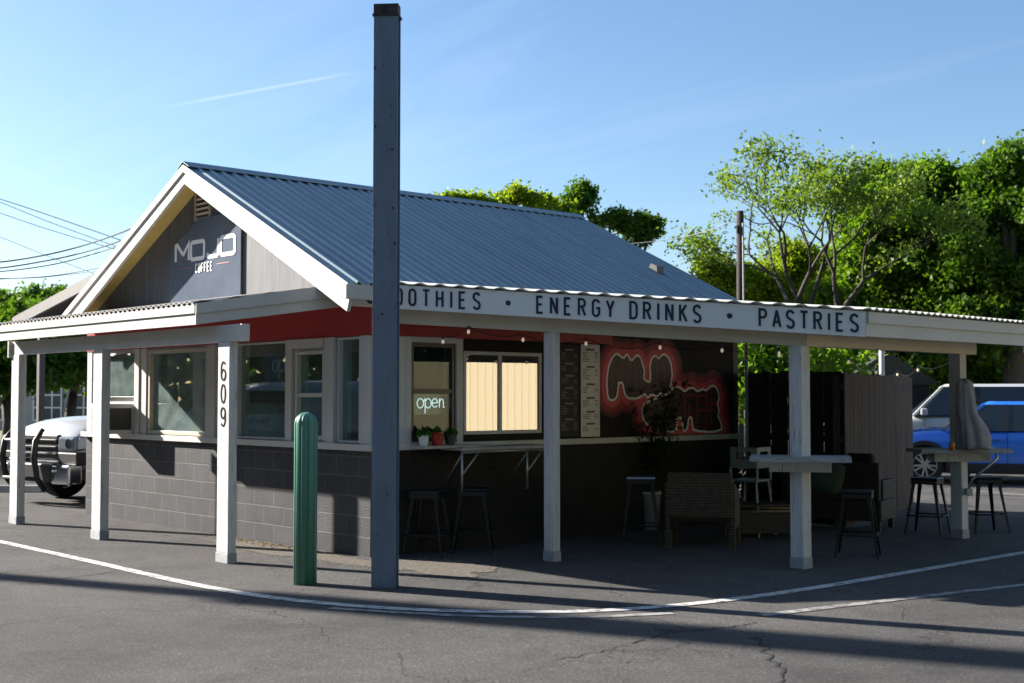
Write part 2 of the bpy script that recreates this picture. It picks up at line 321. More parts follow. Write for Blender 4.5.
def stroke(mb, pts, wd, fr, lift, h=.003):
    """ribbon along 2D pts (mitred) on frame fr=(origin,u,v,n)"""
    o, u, v, n = fr; P = [Vector(p) for p in pts]; N = len(P); closed = (P[0]-P[-1]).length < 1e-6
    L = []; Rr = []
    for i in range(N):
        if closed and i in (0, N-1): a, b = P[-2], P[1]
        else: a, b = P[max(i-1,0)], P[min(i+1,N-1)]
        d1 = (P[i]-a).normalized() if (P[i]-a).length > 1e-9 else (b-P[i]).normalized(); d2 = (b-P[i]).normalized() if (b-P[i]).length > 1e-9 else d1
        t = (d1+d2); t = t.normalized() if t.length > 1e-6 else d1; nn = Vector((-t.y, t.x)); k = min(1/max(nn.dot(Vector((-d1.y, d1.x))), .45), 2.0)
        L.append(P[i]+nn*wd/2*k); Rr.append(P[i]-nn*wd/2*k)
    W = lambda q, z: o+u*q.x+v*q.y+n*z
    for i in range(N-1):
        q = [L[i], L[i+1], Rr[i+1], Rr[i]]
        vs = [W(p, lift+h) for p in q]+[W(p, lift) for p in q]
        mb.add(vs, [(0,1,2,3),(0,4,5,1),(1,5,6,2),(2,6,7,3),(3,7,4,0)])
def text(mb, s, fr, x, y, hgt, sw, adv=None, total=None, wf=1.0, slant=0):
    """draw s, cap height hgt; widths scaled wf; total fixes overall width"""
    w_ = {'M': .58, 'I': .10}
    ws = [w_.get(c, .46)*hgt*wf if c != ' ' else .3*hgt for c in s]
    gap = ((total-sum(ws))/(len(s)-1)) if total else (adv or .2)*hgt
    k = 0
    for c, cw in zip(s, ws):
        if c != ' ':
            for st in GL[c]:
                stroke(mb, [(x+(p[0]*wf+slant*p[1])*hgt, y+p[1]*hgt) for p in st], sw, fr, .002+(k % 7)*.0005); k += 1
        x += cw+gap

# ================================================================== GROUND
def sheet(name, poly, z, m, label=None):
    mb = MB(); mb.add([(p[0], p[1], z) for p in poly], [tuple(range(len(poly)))]); return tag(mb.build(name, m), label, None, None, 'structure')
mb = MB(); mb.add([(-700,-700,0),(700,-700,0),(700,700,0),(-700,700,0)], [(0,1,2,3)]); g = tag(mb.build('ground', asphalt), None, None, None, 'structure')
grass_m = mat('dry_grass', (.13,.15,.045), .9, var=.4, vscale=1.5, col2=(.20,.17,.08), thr=(.45,.65), bump=.6, bscale=60)
sheet('grass_verge', [(-120,2),(-36,2),(-36,60),(-120,60)], .004, grass_m)
sheet('far_lawn', [(-120,62),(60,62),(60,200),(-120,200)], .004, grass_m)
dirt_m = mat('gravel_dirt', (.095,.082,.066), .95, var=.5, vscale=18, col2=(.22,.20,.17), thr=(.52,.68), bump=1, bscale=90)
def blob(cx_, cy_, rx, ry, seed, n=48):
    rr = random.Random(seed); ph = [rr.uniform(0, 6.28) for _ in range(6)]; out = []
    for i in range(n):
        a = 2*pi*i/n; k = 1+.14*sin(3*a+ph[0])+.10*sin(5*a+ph[1])+.07*sin(9*a+ph[2])+.05*sin(14*a+ph[3]); out.append((cx_+rx*k*cos(a), cy_+ry*k*sin(a)))
    return out
sheet('dirt_strip', blob(-1.0,-.32,1.55,.25,3), .004, dirt_m)
sheet('dirt_patch', blob(.95,.05,.75,.40,5), .0045, dirt_m)
# painted lines
def ribbon(name, pts, wd, z, m):
    P = [Vector(p) for p in pts]
    for _ in range(3):
        Q = [P[0]]
        for a, b in zip(P, P[1:]): Q += [a.lerp(b,.25), a.lerp(b,.75)]
        Q.append(P[-1]); P = Q
    mb = MB(); vs = []
    for i, p in enumerate(P):
        t = (P[min(i+1,len(P)-1)]-P[max(i-1,0)]).normalized(); nn = Vector((-t.y,t.x)); vs += [(*(p+nn*wd/2),z),(*(p-nn*wd/2),z)]
    mb.add(vs, [(2*i,2*i+1,2*i+3,2*i+2) for i in range(len(P)-1)]); return tag(mb.build(name, m), None, None, None, 'structure')
ribbon('painted_line', [(-30,-2.12),(-6,-2.15),(-3.9,-2.18),(-1.4,-2.18),(.4,-2.22),(1.5,-2.14),(2.35,-1.87),(2.9,-1.56),(3.42,-1.12),(3.8,-.6),(4.05,.2),(4.17,1.33),(4.17,2.9),(4.16,5.3),(4.16,14)], .12, .006, paint_line)
ribbon('painted_line', [(4.70,.1),(4.86,1.0),(5.25,3.03),(5.47,4.2),(5.6,8)], .10, .005, paint_worn)
ribbon('painted_line', [(2.3,-2.05),(2.9,-1.75),(3.45,-1.38),(3.94,-.85),(4.2,-.3)], .09, .005, paint_worn)
for k in range(5):
    ribbon('painted_line', [atd(930+k*0,0,0).xy if False else (ong(975-60*k, 491).xy), ong(1045-60*k, 497).xy] if k == 0 else [(-14-2.8*k, -1.5), (-14-2.8*k, 4)], .1, .005, paint_worn)
crack_m = mat('tar_crack', (.015,.015,.016), .8)
def crack(pts, wd, seed):
    rr = random.Random(seed); P = [ong(*p).xy for p in pts]; Q = []
    for a, b in zip(P, P[1:]):
        for i in range(9): 
            t = i/9; Q.append(a.lerp(b, t)+Vector((rr.uniform(-1,1),rr.uniform(-1,1)))*.035)
    mb = MB(); vs = []
    for i, p in enumerate(Q):
        t = (Q[min(i+1,len(Q)-1)]-Q[max(i-1,0)]).normalized(); nn = Vector((-t.y,t.x)); ww = wd*rr.uniform(.25,1.2); vs += [(*(p+nn*ww),.0035),(*(p-nn*ww),.0035)]
    mb.add(vs, [(2*i,2*i+1,2*i+3,2*i+2) for i in range(len(Q)-1)]); return tag(mb.build('pavement_crack', crack_m), None, None, None, 'structure')
crack([(628,644),(665,634),(700,630),(745,625),(760,622)], .010, 1)
crack([(755,637),(766,650),(778,668),(782,690)], .013, 2)
crack([(0,588),(50,580),(120,571)], .010, 3)
crack([(560,660),(600,652),(628,644)], .006, 4)
# loose gravel
def gravel(name, n, fn, seed, smax, m):
    rr = random.Random(seed); mb = MB()
    for _ in range(n):
        x, y = fn(rr); s = rr.uniform(.3,1)*smax; a = rr.uniform(0,3); h = s*rr.uniform(.4,.8)
        vs = [(x+s*cos(a+k*1.57)*rr.uniform(.7,1.2), y+s*sin(a+k*1.57)*rr.uniform(.7,1.2), .002) for k in range(4)]+[(x+rr.uniform(-.2,.2)*s, y+rr.uniform(-.2,.2)*s, h)]
        mb.add(vs, [(0,1,4),(1,2,4),(2,3,4),(3,0,4)])
    return tag(mb.build(name, m), None, None, None, 'stuff')
peb = mat('pebbles', (.20,.18,.15), .9, var=.5, vscale=25)
tag(gravel('gravel', 1600, lambda r: (r.gauss(-.6,1.2), -.08-abs(r.gauss(0,.3))), 1, .013, peb), 'loose gravel scattered along the foot of the block wall', 'gravel')
tag(gravel('gravel', 900, lambda r: (.3+abs(r.gauss(0,.6)), r.gauss(.15,.4)), 2, .012, peb), 'loose gravel at the shaded corner past the steel column', 'gravel')
tag(gravel('gravel', 2600, lambda r: (r.uniform(-6.5,3.2), -1.15+r.gauss(0,.42)), 11, .010, mat('grey_grit', (.15,.145,.135), .9, var=.5, vscale=25)), 'fine grey grit strewn over the asphalt between the wall and the white line', 'grit')
leafm = mat('dead_leaves', (.16,.10,.045), .9, var=.4, vscale=30)
tag(gravel('leaf_litter', 420, lambda r: (r.gauss(-1.6,.55), -.05-abs(r.gauss(0,.10))), 7, .024, leafm), 'brown dead leaves gathered at the foot of the block wall', 'leaf litter')

# ================================================================== BUILDING
WL = -6.6; AX = -3.20; AZ = 4.30; SL = .479; YO = .37; LY = 5.88
EXR = .15; EXL = -6.55
bld = thing('cafe_building', 'small dark block coffee stand with a blue ribbed metal gable roof and white bargeboards', 'building')
def zroof(x): return AZ-SL*abs(x-AX)
def wallx(mb, y0, y1, x0, x1, z0, z1, ops):
    ops = sorted(ops); cur = x0
    for a, b, c, d in ops:
        if a > cur: mb.box(cur, a, y0, y1, z0, z1)
        if c > z0: mb.box(a, b, y0, y1, z0, c)
        if d < z1: mb.box(a, b, y0, y1, d, z1)
        cur = b
    if cur < x1: mb.box(cur, x1, y0, y1, z0, z1)
SILL = 1.06; WT = 2.22
# block base
m_ = MB(); m_.box(WL, 0, 0, .2, 0, SILL); m_.build('gable_block_wall', block_y, bld)
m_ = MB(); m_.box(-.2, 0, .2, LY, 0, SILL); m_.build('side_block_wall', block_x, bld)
m_ = MB(); m_.box(WL, WL+.2, .2, LY, 0, 2.6); m_.box(WL+.2, -.2, LY-.2, LY, 0, 2.6); m_.build('rear_wall', block_y, bld)
# sill boards
m_ = MB(); m_.box(WL-.04, .06, -.07, .2, SILL, SILL+.065); m_.box(-.2, .06, .2, LY+.02, SILL+.001, SILL+.066); m_.build('sill_board', white, bld, bevel=.004)
SZ = SILL+.065
# openings on the gable face
g0 = [('w1', 100, 137, 1.58, 2.16), ('w2', 149, 208, SZ+.01, WT-.03), ('w3', 237.5, 287, SZ+.01, WT-.01), ('w4', 296, 325, SZ+.03, 2.09), ('w5', 338.5, 361, SZ+.01, WT-.01)]
ops = [(gx(a), gx(b), c, d) for _, a, b, c, d in g0]
m_ = MB(); wallx(m_, .02, .16, WL+.15, -.003, SZ, WT, [ops[0], ops[1]] + [(gx(218)+.0, gx(218)+.001, 2.2, 2.21)] + ops[2:])
m_.build('window_wall', white, bld)
# corner column and grey panel at the left end
m_ = MB(); m_.box(WL, WL+.14, .0, .16, SZ, WT); m_.build('corner_post', white, bld)
m_ = MB(); m_.box(WL+.145, gx(100)-.01, -.004, .018, SZ, 1.5); m_.build('grey_panel', mat('pale_grey_panel', (.4,.4,.4), .6), bld)
# red band
m_ = MB(); m_.box(WL, .012, -.012, .16, WT, 2.66); m_.box(-.2, .012, .16, 3.5, WT+.002, 2.66); m_.build('red_fascia_band', red, bld)
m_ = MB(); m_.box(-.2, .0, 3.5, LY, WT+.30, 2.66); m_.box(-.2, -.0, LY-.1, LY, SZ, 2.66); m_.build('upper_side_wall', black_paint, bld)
# window frames + panes on gable face
def win_y(x0, x1, z0, z1, fw, fm, gm, rail=None, mull=None, proud=.015, label=None):
    f = MB(); y0, y1 = -proud, .10
    f.box(x0, x0+fw, y0, y1, z0, z1); f.box(x1-fw, x1, y0, y1, z0, z1); f.box(x0+fw, x1-fw, y0, y1, z0, z0+fw); f.box(x0+fw, x1-fw, y0, y1, z1-fw, z1)
    if rail: f.box(x0+fw, x1-fw, y0+.01, y1-.01, rail-.022, rail+.022)
    fr = f.build('window_frame', fm, bld, bevel=.003)
    p = MB(); p.box(x0+fw, x1-fw, .04, .046, z0+fw, z1-fw); p.build('pane', gm, fr)
    if label: fr['label'] = label
    return fr
win_y(*[ops[0][i] for i in (0,1,2,3)], .025, dark_sash, G_dusty)
win_y(ops[1][0], ops[1][1], ops[1][2], ops[1][3], .045, tan_frame, G_dusty, label='wide window in a tan frame')
win_y(ops[2][0], ops[2][1], ops[2][2], ops[2][3], .02, white, G)
win_y(ops[3][0], ops[3][1], ops[3][2], ops[3][3], .035, white, G, rail=1.62, label='narrow window with a middle rail')
win_y(ops[4][0], ops[4][1], ops[4][2], ops[4][3], .02, white, G)
m_ = MB()
for px0, px1, pr in ((137.5,142,.05),(142.5,148,.03),(209,217,.035),(287.5,293.5,.03),(326,331,.03),(331.5,337,.05),(362,370,.03)):
    m_ = MB(); m_.box(gx(px0), gx(px1), -pr, .018, SZ, WT-.002); m_.build('window_trim', white, bld, bevel=.003)
m_ = MB(); m_.box(gx(294), gx(325.5), -.035, .016, 2.12, WT-.003)
m_.build('window_header', white, bld, bevel=.003)
# side face: white siding, windows, black wall
s1 = (sy(409), sy(454)); s2 = (sy(463), sy(541))
m_ = MB()
def wally(mb, x0, x1, y0, y1, z0, z1, ops):
    cur = y0
    for a, b, c, d in sorted(ops):
        if a > cur: mb.box(x0, x1, cur, a, z0, z1)
        if c > z0: mb.box(x0, x1, a, b, z0, c)
        if d < z1: mb.box(x0, x1, a, b, d, z1)
        cur = b
    if cur < y1: mb.box(x0, x1, cur, y1, z0, z1)
wally(m_, -.16, -.004, .165, sy(461), SZ, WT, [(s1[0], s1[1], SZ+.02, 2.16)])
m_.build('white_siding', white, bld)
m_ = MB(); wally(m_, -.16, -.0045, sy(461), LY-.1, SZ+.001, WT+.3, [(s2[0], s2[1], 1.22, 2.08)]); 
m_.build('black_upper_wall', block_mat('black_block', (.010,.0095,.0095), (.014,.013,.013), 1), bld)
m_ = MB(); m_.box(0, .03, .14, .30, SZ, WT-.002); m_.box(0, .035, .31, s1[0]-.05, SZ, WT-.002); m_.build('corner_board', white, bld, bevel=.003)
def win_x(y0, y1, z0, z1, fw, fm, gm, rail=None, mull=None, proud=.02, label=None):
    f = MB(); a, b = -.10, proud
    f.box(a, b, y0, y0+fw, z0, z1); f.box(a, b, y1-fw, y1, z0, z1); f.box(a, b, y0+fw, y1-fw, z0, z0+fw); f.box(a, b, y0+fw, y1-fw, z1-fw, z1)
    if rail: f.box(a+.01, b-.005, y0+fw, y1-fw, rail-.025, rail+.025)
    if mull: f.box(a+.01, b-.005, mull-.026, mull+.026, z0+fw, z1-fw)
    fr = f.build('window_frame', fm, bld, bevel=.003)
    if label: fr['label'] = label
    p = MB(); p.box(-.012, -.006, y0+fw, y1-fw, z0+fw, z1-fw); p.build('pane', gm, fr); return fr
win_x(s1[0], s1[1], SZ+.02, 2.16, .045, dark_sash, glass_mat('dark_window_glass', .018, (.72,.84,.82), .01), rail=1.66, label='dark sash window with a glowing script sign inside')
m_ = MB(); y0, y1 = s1[0]-.07, s1[1]+.09
m_.box(0, .045, y0, s1[0]-.002, SZ, WT); m_.box(0, .045, s1[1]+.002, y1, SZ, WT); m_.box(0, .045, s1[0]-.002, s1[1]+.002, 2.162, WT); m_.build('window_trim', white, bld, bevel=.004)
win_x(s2[0], s2[1], 1.20, 2.09, .038, trim_grey, G_film, mull=sy(500), proud=.012, label='two pane sliding window in a pale grey frame')
# roof: ribbed sheets as real profile
RE = 6.15
def ribbed(P0, P1, run, pitch, amp, prof='trap', n=None, th=.006):
    """sheet spanning line P0->P1 (across ribs), ribs run along vector fn(t)->end point"""
    pass
m_ = MB(); nr = int((RE+YO)/.15); vsL = []; fsL = []
yy = []; hh = []
for k in range(nr+1):
    y = -YO+k*(RE+YO)/nr
    for dy, h in ((0,0),(.085,0),(.10,.022),(.125,.022),(.14,0)):
        if k < nr or dy == 0: yy.append(y+dy); hh.append(h)
for side, xe in ((1, EXR), (-1, EXL)):
    vs = []; 
    for y, h in zip(yy, hh):
        vs += [(AX, y, AZ+.02+h), (xe, y, zroof(xe)+.02+h)]
    vs2 = [(v[0], v[1], v[2]-.012) for v in vs]
    N = len(yy); fs = [(2*i,2*i+1,2*i+3,2*i+2) for i in range(N-1)]
    m_.add(vs+vs2, fs+[tuple(j+2*N for j in f) for f in fs]+[(2*i+1,2*i+3,2*N+2*i+3,2*N+2*i+1) for i in range(N-1)])
m_.build('roof', roof_metal, bld)
m_ = MB()
for s in (1,-1):
    m_.prism([(AX, -YO-.03, AZ+.058), (AX+s*.14, -YO-.03, AZ+.058-SL*.14-.005), (AX+s*.14, -YO-.03, AZ+.049-SL*.14-.005), (AX, -YO-.03, AZ+.049)], (0, RE+YO+.06, 0))
m_.build('ridge_cap', mat('ridge_metal', (.18,.25,.29), .4, metal=.5, var=.1), bld)
m_ = MB(); r_ = vray(655, 271); cp_ = Vector(CAMP); t_ = (AZ+.03-SL*(cp_.x-AX)-cp_.z)/(r_.z+SL*r_.x); ct_ = cp_+r_*t_; zc = zroof(ct_.x)
m_.prism([(ct_.x-.08, ct_.y-.07, zc+.04), (ct_.x+.10, ct_.y-.07, zc-.04), (ct_.x+.09, ct_.y-.07, zc+.09), (ct_.x-.01, ct_.y-.07, zc+.13)], (0,.14,0))
m_.build('roof_vent', mat('vent_metal', (.05,.055,.07), .5), bld)
# rafters/underside deck
m_ = MB()
for xe in (EXR-.03, EXL+.03):
    m_.prism([(AX, -YO+.03, AZ-.0), (xe, -YO+.03, zroof(xe)), (xe, -YO+.03, zroof(xe)-.03), (AX, -YO+.03, AZ-.03)], (0, RE+YO-.05, 0))
m_.build('roof_deck', soffit_m, bld)
# bargeboards (front and back)
def barge(yf, th, name):
    for xe in (EXR, EXL):
        m = MB(); s = 1 if xe > AX else -1; z1 = zroof(xe)+.016; xb = AX; D = .235
        m.prism([(xb, yf, AZ+.016), (xe, yf, z1), (xe+s*.02, yf, z1-.10), (xe-s*.04, yf, z1-D-.04), (xb, yf, AZ-D+.03)], (0, th, 0))
        m.build(name, white, bld)
        m = MB(); m.prism([(xb, yf-.02, AZ+.018), (xe, yf-.02, z1+.002), (xe, yf-.02, z1-.085), (xb, yf-.02, AZ-.067)], (0, .02, 0)); m.build('bargeboard_trim', white, bld)
barge(-YO-.005, .04, 'bargeboard'); barge(RE-.035, .04, 'bargeboard')
m_ = MB(); m_.box(EXR-.02, EXR+.03, -YO-.06, RE, zroof(EXR)-.14, zroof(EXR)+.002); m_.build('eave_fascia', white, bld, bevel=.003); m_ = MB(); m_.box(EXL-.03, EXL+.02, -YO-.06, RE, zroof(EXL)-.14, zroof(EXL)+.002); m_.build('eave_fascia', white, bld, bevel=.003)
# gable panel
m_ = MB(); m_.prism([(WL,.0,2.66),(0,.0,2.66),(0,.0,zroof(0)-.03),(AX,.0,AZ-.03),(WL,.0,zroof(WL)-.03)], (0,.12,0)); m_.build('gable_panel', gable_board, bld)
m_ = MB(); m_.prism([(WL,LY-.12,2.6),(0,LY-.12,2.6),(0,LY-.12,zroof(0)-.03),(AX,LY-.12,AZ-.03),(WL,LY-.12,zroof(WL)-.03)], (0,.12,0)); m_.build('rear_gable_panel', gable_board, bld)
# louvre vent
vx0 = onp(196.5, 210, 1, 0).x; vx1 = onp(212, 210, 1, 0).x; vzt = onp(200, 198, 1, 0).z; vzb = onp(200, 217, 1, 0).z
m_ = MB(); m_.box(vx0, vx0+.03, -.03, 0, vzb-.05, vzt+.06); m_.box(vx1-.03, vx1, -.03, 0, vzb-.05, vzt-.08)
for k in range(7):
    z = vzb-.03+k*.06; 
    if z < vzt-.02: m_.beam((vx0+.03, -.018, z), (vx1-.03, -.018, z), .03, .006, (0,.7,.7))
m_.build('louvre_vent', mat('beige_louvre', (.42,.38,.30), .6), bld)
# interior
m_ = MB(); m_.box(WL+.2, -.2, .2, LY-.2, .02, .10); m_.build('interior_floor', mat('floor_tile', (.12,.12,.12), .4), bld)
m_ = MB(); m_.box(WL+.2, -.2, 3.0, 3.1, .1, 2.5); m_.build('partition', mat('teal_wall', (.02,.05,.045), .6, var=.3, vscale=2), bld)
m_ = MB(); m_.box(WL+.2, -.16, .16, LY-.2, 2.5, 2.56); m_.build('interior_ceiling', mat('ceiling_dim', (.12,.13,.13), .8), bld)
# interior things
ctr = thing('service_counter', 'pale work counter seen through the wide tan framed window', 'counter', (-4.4, 1.2, .1))
m_ = MB(); m_.box(-1.2, 1.1, -.3, .3, .95, 1.0); m_.build('counter_top', white_clean, ctr, bevel=.01); m_ = MB(); m_.box(-1.15, 1.05, -.26, .26, 0, .949); m_.build('cabinet', mat('green_cabinet', (.02,.12,.07), .5), ctr)
em = thing('coffee_machine', 'white coffee machine standing on the counter behind the wide window', 'coffee machine', (-3.65, 1.2, 1.101))
m_ = MB(); m_.box(-.35,.35,-.25,.25,.08,.42); m_.build('body', white_clean, em, bevel=.03)
m_ = MB(); m_.box(-.33,.33,-.3,.2,.0,.07); m_.build('drip_tray', grey_metal, em); m_ = MB()
for q in (-.17,.17): m_ = MB(); m_.tube([(q,-.25,.24),(q,-.36,.20),(q,-.40,.19)], .02); m_.lathe([(.035,.17),(.035,.23)], 12, (q,-.29,0)); m_.build('portafilter', black_metal, em)
yb = thing('yellow_bottle', 'small yellow bottle on the sill inside the right-hand window', 'bottle', (gx(358)-.02, .12, SZ+.012))
m_ = MB(); m_.lathe([(.036,0),(.04,.01),(.04,.12),(.03,.145),(.016,.155),(.016,.17)], 16); m_.build('body', mat('yellow_plastic', (.75,.6,.02), .4), yb, smooth=True)
m_ = MB(); m_.lathe([(.019,.171),(.019,.195)], 12); m_.build('cap', black_metal, yb)

# ================================================================== CANOPIES
cf_ = thing('front_canopy', 'low white lean-to canopy across the gable front on three wooden posts', 'canopy')
cxr = lambda y: -.35+(-y/1.47)*(-.50)        # right edge as a function of y
CL = -5.97; ZF = 2.53
zc_f = lambda y: ZF+(y+1.47)*.157
m_ = MB(); vs = []; xs = []; x = CL
while x < -.3: xs.append(x); x += .0135
for x in xs:
    h = .010*sin(2*pi*x/.108)
    y1_ = -.001
    ye = -1.50
    if x > -.86: ye = -1.47*(x+.35)/(-.50) if x < -.35 else -.02
    vs += [(x, ye, zc_f(ye)+h), (x, y1_, zc_f(y1_)+h)]
N = len(xs); fs = [(2*i,2*i+1,2*i+3,2*i+2) for i in range(N-1)]; vb = [(a,b,c-.009) for a,b,c in vs]
m_.add(vs+vb, fs+[tuple(j+2*N for j in f) for f in fs]+[(2*i,2*i+2,2*N+2*i+2,2*N+2*i) for i in range(N-1)]); m_.build('roof_sheet', mat('weathered_sheet', (.30,.29,.27), .6, metal=.2, var=.3, vscale=3), cf_)
m_ = MB(); vv = [(CL,-1.44,zc_f(-1.44)-.03),(-.86,-1.44,zc_f(-1.44)-.03),(-.36,-.015,zc_f(-.015)-.03),(CL,-.015,zc_f(-.015)-.03)]
m_.add(vv+[(a,b,c-.02) for a,b,c in vv], [(0,1,2,3),(7,6,5,4),(0,4,5,1),(1,5,6,2),(2,6,7,3),(3,7,4,0)]); m_.build('soffit', mat('white_soffit', (.62,.60,.55), .7, var=.08), cf_)
m_ = MB(); m_.box(CL, -.86, -1.468, -1.44, 2.305, 2.50); m_.build('fascia_board', white, cf_, bevel=.003)
m_ = MB(); m_.box(CL-.01, -.87, -1.487, -1.4685, 2.415, 2.503); m_.build('fascia_trim', white, cf_, bevel=.003)
m_ = MB()
a = Vector((-.872,-1.475,2.305)); b = Vector((-.36,-.02,2.53))
m_.prism([a, b, b+Vector((0,0,.20)), a+Vector((0,0,.20))], (.03,-.012,0)); m_.build('end_fascia', white, cf_)
m_ = MB(); m_.prism([a+Vector((.032,-.013,.105)), b+Vector((.032,-.013,.105)), b+Vector((.032,-.013,.235)), a+Vector((.032,-.013,.205))], (.02,-.008,0)); m_.build('end_fascia_trim', white, cf_)
m_ = MB(); m_.prism([(CL,-1.44,2.31),(CL,-.02,2.53),(CL,-.02,2.72),(CL,-1.44,2.50)], (.03,0,0)); m_.build('end_fascia', white, cf_)
m_ = MB(); m_.box(-6.0, -.33, -1.28, -1.19, 2.134, 2.30); m_.build('header_beam', white, cf_, bevel=.004)
m_ = MB(); m_.box(-6.03, -6.0, -1.32, -1.16, 2.10, 2.31); m_.build('beam_end_block', white, cf_)
def post(parent, x, y, a, b, h, m, label=None):
    p = MB(); 
    nseg = 6
    for k in range(nseg): pass
    p.box(x-a/2, x+a/2, y-b/2, y+b/2, .10, h); o = p.build('post', m, parent, bevel=.006)
    q = MB(); q.box(x-a/2-.006, x+a/2+.006, y-b/2-.006, y+b/2+.006, 0, .099); q.build('post_foot', mat('grey_post_foot', (.30,.31,.33), .7, var=.25, vscale=8, bump=.4), o, bevel=.004)
    if label: o['label'] = label
    return o
p1 = post(cf_, -.66, -1.235, .22, .09, 2.133, white_dirty, 'post with black house numbers')
post(cf_, -3.46, -1.235, .23, .10, 2.133, white_dirty); post(cf_, -5.86, -1.235, .24, .10, 2.133, white_dirty)
# 609
fr = (Vector((-.66, -1.282, 0)), Vector((1,0,0)), Vector((0,0,1)), Vector((0,-1,0)))
m_ = MB()
def num(strokes, z0):
    m_ = MB()
    for k, st in enumerate(strokes):
        stroke(m_, [(-.05+p[0]*.095, z0+p[1]*.175) for p in st], .017, fr, .001+k*.0008, .0015)
    m_.build('house_number', black_letter, p1)
six = [[(.85,1),(.35,.78),(.08,.5)]+arc(.5,.3,.42,.3,180,540,16)]
num([arc(.5,.68,.42,.32,35,180,8)+[(.08,.3)], arc(.5,.29,.42,.29,0,360,18)], 1.765)
num([arc(.5,.5,.42,.5,0,360,20)], 1.545)
num([[(.92,.7)]+arc(.5,.32,.42,.32,0,-145,8), arc(.5,.71,.42,.29,0,360,18)], 1.32)

cs = thing('side_canopy', 'angled side canopy with corrugated edge over the patio', 'canopy')
Q552 = Vector((1.38,1.18)); Q801 = Vector((3.32,2.55)); Q960 = Vector((3.0,6.05))
dd = (Q801-Q552).normalized(); nout = Vector((dd.y,-dd.x))
E0 = Q552+nout*.18
def edge_at(px):
    r = vray(px, 300).xy; c = Vector(CAMP[:2]); den = dd.x*r.y-dd.y*r.x; e = c-E0
    t = (e.x*r.y-e.y*r.x)/den; return t
tA, tB = edge_at(347), edge_at(865.5)
A = E0+dd*tA; B = E0+dd*tB
ztA = onp(400, 284, 1, (E0+dd*edge_at(400)).y).z; ztB = onp(865, 310, 1, B.y).z
tt = edge_at(400)
def ztop(t): return ztB+(ztA-ztB)*(tB-t)/(tB-tt)
ZA, ZB = ztop(tA), ztB
C_ = Vector((B.x-.12, 8.6)); zC = onp(1024, 323, 0, C_.x+.05).z
print('canopy', A, B, ZA, ZB, zC, C_)
def zpl(x): return ZA+(ZB-ZA)*(x-A.x)/(B.x-A.x)
# corrugated sheet: ribs run along x
m_ = MB(); vs = []; ys = []; y = A.y-.05
while y < C_.y: ys.append(y); y += .0148
def ex(y):
    if y < B.y: return A.x+(B.x-A.x)*(y-A.y)/(B.y-A.y)+.06
    return B.x+(C_.x-B.x)*(y-B.y)/(C_.y-B.y)+.05
for y in ys:
    e = ex(y); h = .013*max(-.5, sin(2*pi*y/.118)); vs += [(min(.03, e-.02), y, zpl(0)+h+.02), (e, y, (ZB if y > B.y else zpl(e))+h+.012)]
N = len(ys); fs = [(2*i,2*i+1,2*i+3,2*i+2) for i in range(N-1)]; vb = [(a,b,c-.010) for a,b,c in vs]
m_.add(vs+vb, fs+[tuple(j+2*N for j in f) for f in fs]+[(2*i+1,2*i+3,2*N+2*i+3,2*N+2*i+1) for i in range(N-1)]); m_.build('roof_sheet', sheet_metal, cs)
m_ = MB(); vv = [(A.x+.06,A.y+.1,zpl(A.x)-.03),(B.x-.05,B.y,ZB-.035),(C_.x-.05,C_.y,ZB-.035),(0.05,C_.y,zpl(0)-.03),(0.05,.2,zpl(0)-.03)]
m_.add(vv+[(a,b,c-.02) for a,b,c in vv], [(0,1,2,3,4),(9,8,7,6,5)]+[(i,(i+1)%5,5+(i+1)%5,5+i) for i in range(5)]); m_.build('soffit', mat('white_soffit', (.62,.60,.55), .7), cs)
FH = .235
def fas(P, Qp, za, zb, th, h, name, m, off=0, n=None):
    d = Vector((*(Qp-P).normalized(), 0)); nn = Vector((d.y,-d.x,0)); a = Vector((*P, za))+nn*off; b = Vector((*Qp, zb))+nn*off
    mm = MB(); mm.prism([a-Vector((0,0,h)), b-Vector((0,0,h)), b, a], -nn*th); return mm.build(name, m, cs, bevel=.003)
fas(A, B, ZA-.008, ZB-.008, .03, FH, 'fascia_board', white)
fas(B, C_, ZB-.01, ZB-.01, .03, FH, 'fascia_board', white)
fas(B+Vector((.0,.02)), C_, ZB-.012, ZB-.012, .018, .11, 'fascia_trim', white, off=.0195)
# header beams
def bm_(P, Qp, za, zb, h, w_):
    d = Vector((*(Qp-P).normalized(), 0)); nn = Vector((d.y,-d.x,0)); a = Vector((*P, za)); b = Vector((*Qp, zb))
    mm = MB(); mm.prism([a+nn*w_/2, b+nn*w_/2, b+nn*w_/2+Vector((0,0,h)), a+nn*w_/2+Vector((0,0,h))], -nn*w_); return mm.build('header_beam', cream, cs, bevel=.004)
zq = lambda t: 2.236+(2.078-2.236)*t
tl = ((A-Q552).dot(dd)+.25)/((Q801-Q552).length)
bm_(Q552+(Q801-Q552)*tl, Q801+dd*.06, zq(tl), zq(1.02), .20, .10)
d2 = (Q960-Q801).normalized()
bm_(Q801+d2*.05, Q960+d2*.42, 2.078, 2.092, .20, .10)
pp = [post(cs, 1.38,1.18,.14,.09,2.236,white_dirty), post(cs, 3.32,2.55,.14,.14,2.08,white_dirty), post(cs, 3.0,6.05,.14,.14,2.092,white_dirty)]
